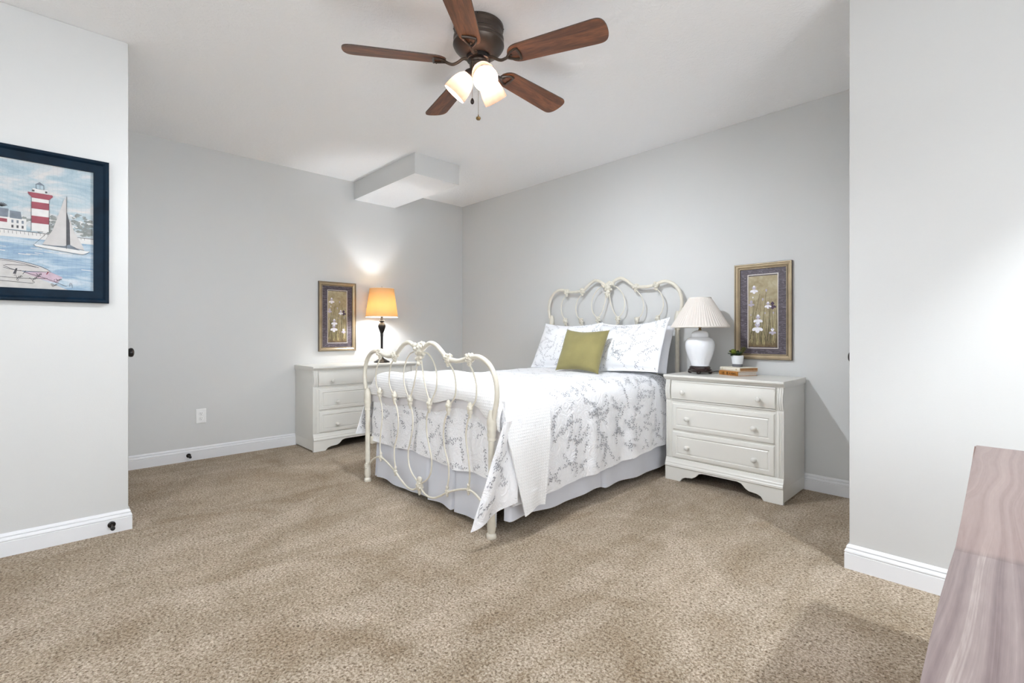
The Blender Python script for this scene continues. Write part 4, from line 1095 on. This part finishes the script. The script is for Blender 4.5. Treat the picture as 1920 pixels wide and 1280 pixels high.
# ------------------------------------------------------------------ right lamp
rx, ry, rz = -1.590, 3.455, .7552
t = thing('table_lamp', 'unlit white ginger jar lamp with pleated cone shade on right dresser', 'lamp', (rx, ry, rz))
bm = bmesh.new()
lathe(bm, [(.062, .012), (.066, .012), (.080, .018), (.083, .026), (.078, .033), (.072, .038), (.072, .050), (.064, .055), (0, .055)], (rx, ry, rz), seg=40, mod=lambda a, h: 1 + (.04 * math.cos(4 * a) if h < .035 else 0))
lathe(bm, [(0, .012), (.062, .012)], (rx, ry, rz), seg=40, close_ends=False)
for k in range(4):
    a = k * PI / 2 + .3; blob(bm, (rx + .070 * math.cos(a), ry + .070 * math.sin(a), rz + .013), .016, .016, .0125, 2)
obj('wooden_stand', bm, M['blackwood'], t, 50)
bm = bmesh.new(); fl = lambda a, h: 1 + .022 * abs(math.cos(4 * a)) ** .6 * (1 if .07 < h < .26 else 0)
lathe(bm, [(0, .055), (.058, .055), (.064, .060), (.064, .068), (.068, .085), (.080, .115), (.092, .150), (.100, .185), (.102, .212), (.098, .236), (.086, .256), (.070, .266), (.062, .270), (.060, .275), (.060, .290), (.054, .303), (.040, .312), (.022, .318), (0, .319)], (rx, ry, rz), seg=64, mod=fl)
obj('ceramic_body', bm, M['porcelain'], t, 35)
bm = bmesh.new(); lathe(bm, [(0, 0), (.012, 0), (.012, .006), (.008, .010), (.008, .018), (.015, .022), (.017, .05), (0, .05)], (rx, ry, rz + .317), seg=20)
for s in (-1, 1): tube(bm, [(rx + s * .006, ry, 1.11), (rx + s * .04, ry, 1.18), (rx + s * .035, ry, 1.27), (rx, ry, 1.30)], .0014, 6, 5)
obj('socket', bm, M['brass'], t, 40)
bm = bmesh.new(); pl = lambda a, h: 1 + .010 * math.sin(60 * a)
lathe(bm, [(.204, 1.100), (.190, 1.122), (.155, 1.180), (.118, 1.243), (.078, 1.310), (.0765, 1.310), (.1165, 1.243), (.1535, 1.180), (.1885, 1.122), (.2025, 1.100), (.204, 1.100)], (rx, ry, 0), seg=360, close_ends=False, mod=pl)
sh = obj('lamp_shade', bm, M['white_shade'], t, 20)
bm = bmesh.new()
for r, z in ((.204, 1.099), (.077, 1.309)):
    b2 = bmesh.new(); lathe(b2, [(r - .003, z - .005), (r + .003, z - .005), (r + .003, z + .004), (r - .003, z + .004), (r - .003, z - .005)], (rx, ry, 0), seg=60, close_ends=False); obj('shade_trim', b2, M['binding'], sh, 40)
for k in range(3):
    a = k * 2 * PI / 3; tube(bm, [(rx, ry, 1.300), (rx + .076 * math.cos(a), ry + .076 * math.sin(a), 1.306)], .0015, 6, 1)
obj('shade_spider', bm, M['brass'], sh, 40)
bm = bmesh.new(); tube(bm, [(rx + .07, ry + .03, .765), (rx + .10, ry + .055, .775), (rx + .13, ry + .12, .768), (rx + .165, ry + .20, .760), (rx + .19, ry + .221, .757), (rx + .195, ry + .228, .735), (rx + .195, ry + .229, .60)], .0026, 8, 6); obj('power_cord', bm, M['rubber'], t, 40)

# ------------------------------------------------------------------ books and plant on the right dresser
def book(label, c, L, D, z0, z1, ang, cover, pages, title):
    """c: near corner; the spine runs away from c at angle ang, the pages at ang - 90"""
    A = Vector((math.cos(ang), math.sin(ang), 0)); B = Vector((math.cos(ang - PI / 2), math.sin(ang - PI / 2), 0))
    C = Vector((c[0], c[1], 0)); t = thing('book', label, 'book', (c[0], c[1], z0), 'books stacked on the right dresser')
    M4 = Matrix(((A.x, B.x, 0, C.x), (A.y, B.y, 0, C.y), (0, 0, 1, 0), (0, 0, 0, 1)))
    bm = bmesh.new(); ct = .0028
    box(bm, 0, L, .002, D, z0, z0 + ct, .0006, 0, M4); box(bm, 0, L, .002, D, z1 - ct, z1, .0006, 0, M4)
    # rounded spine
    n = 8; P = [(0.004 - .006 * math.sin(PI * i / n), z0 + (z1 - z0) * i / n) for i in range(n + 1)] + [(.006, z1), (.006, z0)]
    prism(bm, P, lambda a, b: M4 @ Vector((0, a, b)), lambda a, b: M4 @ Vector((L, a, b)))
    obj('cover', bm, cover, t, 40)
    bm = bmesh.new(); box(bm, .004, L - .004, .006, D - .005, z0 + ct, z1 - ct, 0, 0, M4); obj('pages', bm, pages, t, 0)
    bm = bmesh.new(); zc = (z0 + z1) / 2
    for u0, u1, h in title:
        box(bm, u0 * L, u1 * L, -.0034, -.0019, zc - h, zc + h, 0, 0, M4)
    obj('spine_lettering', bm, title_mats[label[:5]], t, 0)
    return t
title_mats = {'orang': simple('gilt_lettering', (96, 62, 26), .5), 'cream': simple('pale_lettering', (186, 170, 120), .5)}
orange = simple('orange_cloth', (176, 118, 52), .6, var=.18, nscale=60); creamc = simple('cream_cloth', (226, 219, 204), .6, var=.04, nscale=40)
paper = simple('white_page_edges', (214, 206, 196), .9, var=.06, nscale=120); brownp = simple('tan_page_edges', (176, 128, 82), .8, var=.12, nscale=80)
an = math.radians(154)
book('orange clothbound book at the bottom of the stack on right dresser', (-1.3085, 3.42), .178, .172, .7552, .7860, an, orange, paper, [(.10, .12, .010), (.16, .20, .006), (.23, .26, .008), (.29, .33, .006), (.38, .42, .005), (.50, .56, .009), (.70, .71, .011), (.74, .76, .007), (.80, .81, .011)])
book('cream book lying on the orange book, under the potted plant', (-1.301, 3.435), .187, .166, .7862, .8115, an, creamc, brownp, [(.13, .17, .005), (.84, .85, .008)])

px_, py_, pz = -1.365, 3.565, .8117
t = thing('potted_plant', 'small succulent arrangement in white textured pot on the books', 'plant', (px_, py_, pz))
bm = bmesh.new()
lathe(bm, [(0, .020), (.0345, .020), (.0435, .079), (.0440, .081), (.0405, .081), (.038, .070), (0, .070)], (px_, py_, pz), seg=48, mod=lambda a, h: 1 + (.018 * math.sin(12 * a + h * 300) if .02 < h < .079 else 0))
obj('pot', bm, M['porcelain'], t, 30)
bm = bmesh.new(); lathe(bm, [(0, 0), (.033, 0), (.0345, .004), (.0345, .019), (.030, .0215), (0, .0215)], (px_, py_, pz), seg=36); obj('pot_foot', bm, simple('grey_concrete', (112, 112, 116), .8, var=.08), t, 40)
bm = bmesh.new(); lathe(bm, [(0, 0), (.037, 0), (.030, .010), (0, .014)], (px_, py_, pz + .071), seg=20, mod=lambda a, h: 1 + .04 * math.sin(7 * a)); obj('moss', bm, simple('dark_moss', (52, 58, 34), .9, var=.4, nscale=90), t, 60)
lime = simple('lime_succulent_leaf', (138, 152, 58), .45, var=.25, nscale=60); dk = simple('dark_green_leaf', (48, 66, 40), .5, var=.3, nscale=60); olive = simple('olive_sprig', (92, 92, 46), .7, var=.35, nscale=80)
def leaf(bm, base, d, l, w, curl=.25):
    d = Vector(d).normalized(); s = d.cross(Vector((0, 0, 1)));
    if s.length < .1: s = Vector((1, 0, 0))
    s.normalize(); n = s.cross(d)
    prev = None
    rows = []
    for q, ww in ((0, .35), (.3, .85), (.6, 1), (.85, .65), (1, .08)):
        c = Vector(base) + d * l * q + n * curl * l * q * q
        rows.append([bm.verts.new(c - s * w * ww * .5 + n * w * .10), bm.verts.new(c - n * w * .10), bm.verts.new(c + s * w * ww * .5 + n * w * .10), bm.verts.new(c + n * w * .16)])
    for i in range(len(rows) - 1):
        for k in range(4): bm.faces.new((rows[i][k], rows[i][(k + 1) % 4], rows[i + 1][(k + 1) % 4], rows[i + 1][k]))
    bm.faces.new(rows[0]); bm.faces.new(rows[-1])
rc = Vector((px_ - .020, py_ - .022, pz + .099)); rax = Vector((.1, -.6, .8)).normalized()
ra = rax.cross(Vector((0, 0, 1))).normalized(); rb = rax.cross(ra)
bm = bmesh.new(); bm2 = bmesh.new()
for i in range(34):
    g = i * 2.39996; r = i / 33
    d = (ra * math.cos(g) + rb * math.sin(g)) * (.25 + 1.1 * r) + rax * (1.1 - 1.0 * r)
    leaf(bm if i < 24 else bm2, rc - rax * .010 * r, d, .021 + .019 * r, .014 + .013 * r, .22)
obj('succulent_rosette', bm, lime, t, 60); obj('outer_leaves', bm2, dk, t, 60)
bm = bmesh.new(); rr = random.Random(9)
for i in range(9):
    g = rr.uniform(-.9, 1.5); d = Vector((math.cos(g) * .55, math.sin(g) * .30, .75)).normalized(); b = Vector((px_ + .018, py_ + rr.uniform(-.01, .012), pz + .078))
    L = rr.uniform(.046, .072)
    tube(bm, [b, b + d * L], .0008, 5, 2)
    for k in range(16):
        q = .2 + .8 * k / 15; g2 = k * 2.4
        dd = d * .5 + Vector((math.cos(g2), math.sin(g2), .2)); leaf(bm, b + d * L * q, dd, .013, .0062, .1)
obj('feathery_sprigs', bm, olive, t, 60)
bm = bmesh.new()
for i in range(14):
    g = i * 2.4; leaf(bm, (px_ + .008 + .006 * math.cos(g), py_ - .006 + .006 * math.sin(g), pz + .080), (math.cos(g), math.sin(g) - .2, .70), .038, .016, .3)
obj('dark_leaves', bm, dk, t, 60)

# ------------------------------------------------------------------ ceiling fan
fx, fy = -1.885, 1.582
fan = thing('ceiling_fan', 'bronze ceiling fan with five walnut blades and three lit glass shades', 'ceiling fan', (fx, fy, ZC))
bm = bmesh.new()
lathe(bm, [(0, 0), (.124, 0), (.127, -.003), (.127, -.016), (.122, -.022), (.119, -.026), (.119, -.050), (.124, -.055), (.128, -.060), (.128, -.072), (.124, -.078), (.129, -.084), (.130, -.098), (.124, -.110), (.112, -.124), (.094, -.138), (.074, -.148), (.058, -.153), (0, -.154)], (fx, fy, ZC), seg=56)
mh = obj('motor_housing', bm, M['bronze'], fan, 25)
for k in range(4):
    bm = bmesh.new(); a = k * PI / 2 - .75; lathe(bm, [(0, 0), (.004, 0), (.003, .003), (0, .0035)], (fx + .126 * math.cos(a), fy + .126 * math.sin(a), ZC - .010), (math.cos(a), math.sin(a), 0), 10)
    obj('screw', bm, M['black'], mh, 40)
bm = bmesh.new(); lathe(bm, [(0, 0), (.060, 0), (.062, -.006), (.060, -.022), (.050, -.026), (0, -.026)], (fx, fy, ZC - .150), seg=40); obj('flywheel', bm, M['black'], fan, 30)
bm = bmesh.new(); lathe(bm, [(0, 0), (.044, 0), (.046, -.006), (.044, -.014), (.047, -.020), (.045, -.032), (.045, -.046), (.040, -.058), (.030, -.070), (.020, -.078), (0, -.082)], (fx, fy, ZC - .174), seg=40); obj('switch_housing', bm, M['bronze'], fan, 30)

blade_me = None
BZ = ZC - .184
def blade_bm():
    bm = bmesh.new(); r0, r1 = .165, .665; n = 22; top = []; pts = []
    n = 60
    for i in range(n + 1):
        q = .5 - .5 * math.cos(PI * i / n); x = r0 + (r1 - r0) * q
        w = .053 + .017 * min(1, q * 1.15)
        e0 = max(0.0, 1 - q / .13); e1 = max(0.0, (q - .88) / .12)
        w *= max(0.0, 1 - e0 ** 2.3) ** .5 * max(0.0, 1 - e1 ** 3.2) ** .42
        pts.append((x, max(w, .003)))
    out = [(x, w) for x, w in pts] + [(x, -w) for x, w in reversed(pts)]
    for side, z in ((0, -.003), (1, .003)): pass
    A = [bm.verts.new((x, y, -.003)) for x, y in out]; B = [bm.verts.new((x, y, .003)) for x, y in out]
    bm.faces.new(A); bm.faces.new(list(reversed(B)))
    for i in range(len(out)): bm.faces.new((A[i], A[(i + 1) % len(out)], B[(i + 1) % len(out)], B[i])).material_index = 1
    bmesh.ops.recalc_face_normals(bm, faces=bm.faces)
    return bm
def iron_bm():
    """blade bracket: curved arm from the hub, then an open triangular cradle under the blade (local x outwards)"""
    bm = bmesh.new()
    tube(bm, [(.050, 0, .018), (.080, 0, .012), (.105, 0, -.006), (.130, 0, -.018), (.150, 0, -.016), (.168, 0, -.010)], lambda t: .0075, 8, 4)
    tube(bm, [(.160, 0, -.012), (.180, .018, -.008), (.205, .030, -.007), (.225, .032, -.007)], .0058, 8, 4)
    tube(bm, [(.160, 0, -.012), (.180, -.018, -.008), (.205, -.030, -.007), (.225, -.032, -.007)], .0058, 8, 4)
    tube(bm, [(.225, -.035, -.007), (.229, 0, -.007), (.225, .035, -.007)], .0066, 8, 4)
    lathe(bm, [(0, 0), (.006, 0), (.006, -.006), (.003, -.009), (0, -.009)], (.183, 0, -.003), seg=12)
    for s in (-1, 1): lathe(bm, [(0, 0), (.004, 0), (.003, -.004), (0, -.005)], (.212, s * .032, -.010), seg=10)
    return bm
for k in range(5):
    a = math.radians(21.0 + 72 * k)
    def mk(name, bm, mats, parent):
        me = bpy.data.meshes.new(name); bmesh.ops.recalc_face_normals(bm, faces=bm.faces); bm.to_mesh(me); bm.free()
        for m in mats: me.materials.append(m)
        for p in me.polygons: p.use_smooth = True
        me.set_sharp_from_angle(angle=math.radians(35))
        o = bpy.data.objects.new(name, me); COL.objects.link(o); o.parent = parent; return o
    b = mk('blade', blade_bm(), [M['blade'], M['blade_edge']], fan)
    b.location = (0, 0, BZ - ZC); b.rotation_euler = (Matrix.Rotation(a, 3, 'Z') @ Matrix.Rotation(math.radians(-13), 3, 'X')).to_euler()
    i_ = mk('blade_bracket', iron_bm(), [M['bronze']], b)

neck = Vector((fx, fy, ZC - .228))
for k, aa in enumerate((-25, 95, 215)):
    a = math.radians(aa); h = Vector((math.cos(a), math.sin(a), 0)); tilt = math.radians(42)
    ax = (h * math.sin(tilt) - Vector((0, 0, 1)) * math.cos(tilt)).normalized()
    s0 = neck + h * .030 + Vector((0, 0, .010))
    bm = bmesh.new(); lathe(bm, [(0, -.012), (.016, -.012), (.018, .0), (.024, .010), (.029, .020), (.030, .032), (.026, .034), (.025, .022), (0, .020)], s0, ax, 28)
    f = obj('light_fitter', bm, M['bronze'], fan, 30)
    bm = bmesh.new()
    P = [(.024, .028), (.032, .036), (.045, .054), (.054, .076), (.059, .100), (.0615, .125), (.063, .150)]
    Pi = [(r - .0025, z) for r, z in reversed(P)]
    lathe(bm, P + Pi + [P[0]], s0, ax, 40, close_ends=False)
    obj('glass_shade', bm, M['glass'], f, 50)
    bm = bmesh.new(); lathe(bm, [(.012, .020), (.013, .034), (.016, .048), (.023, .064), (.027, .080), (.026, .096), (.018, .108), (.008, .114), (0, .115)], s0, ax, 24)
    obj('light_bulb', bm, M['bulb'], f, 60)
# pull chains
cd = Vector((.6943, .7197, 0)); cf = Vector((.7197, -.6943, 0))
def chain(name, p, length, fob):
    bm = bmesh.new(); n = int(length / .0052)
    tube(bm, [p, (p.x, p.y, p.z - length)], .0007, 5, 2)
    for i in range(n): blob(bm, (p.x, p.y, p.z - i * .0052), .0014, .0014, .0014, 1)
    o = obj(name, bm, M['brass'], fan, 50); bm = bmesh.new(); e = Vector((p.x, p.y, p.z - length))
    if fob == 'wood': lathe(bm, [(0, 0), (.003, -.001), (.007, -.008), (.0095, -.016), (.009, -.024), (.004, -.030), (0, -.031)], e, seg=16); obj('fob', bm, M['blackwood'], o, 50)
    else:
        lathe(bm, [(0, 0), (.0025, -.001), (.0025, -.010), (.011, -.014), (.0125, -.020), (.009, -.026), (0, -.028)], e, seg=16); obj('fob', bm, M['brass'], o, 50)
hc = Vector((fx, fy, ZC - .19))
chain('pull_chain', hc + cf * .050 - cd * .028, .196, 'wood')
chain('pull_chain', hc + cf * .020 + cd * .000 + Vector((0, 0, -.05)), .215, 'brass')

# ------------------------------------------------------------------ cedar chest in the lower right corner
t = thing('cedar_chest', 'reddish cedar chest with worn plank top in the right foreground corner', 'chest', (.19, 1.2, 0))
bm = bmesh.new()
out = [(-.058, .44), (-.060, .593), (-.061, .664), (-.062, .794), (-.0615, .897), (-.060, 1.01), (-.062, 1.177), (-.065, 1.384), (-.070, 1.703), (-.0755, 1.979), (.024, 1.975), (.46, 1.970), (.46, .44)]
A = [bm.verts.new((x, y, .692)) for x, y in out]; B = [bm.verts.new((x, y, .720)) for x, y in out]
bm.faces.new(A); bm.faces.new(list(reversed(B)))
for i in range(len(out)): bm.faces.new((A[i], A[(i + 1) % len(out)], B[(i + 1) % len(out)], B[i])).material_index = 1
bmesh.ops.bevel(bm, geom=[e for e in bm.edges if e.calc_length() > .03], offset=.004, segments=3, affect='EDGES', material=1)
obj('top', bm, [M['cedar'], M['cedar_edge']], t, 40)
bm = bmesh.new(); box(bm, -.045, .445, .46, 1.955, .05, .692, .003); box(bm, -.050, .450, .455, 1.960, .0, .07, .004); obj('body', bm, M['cedar_edge'], t, 30)
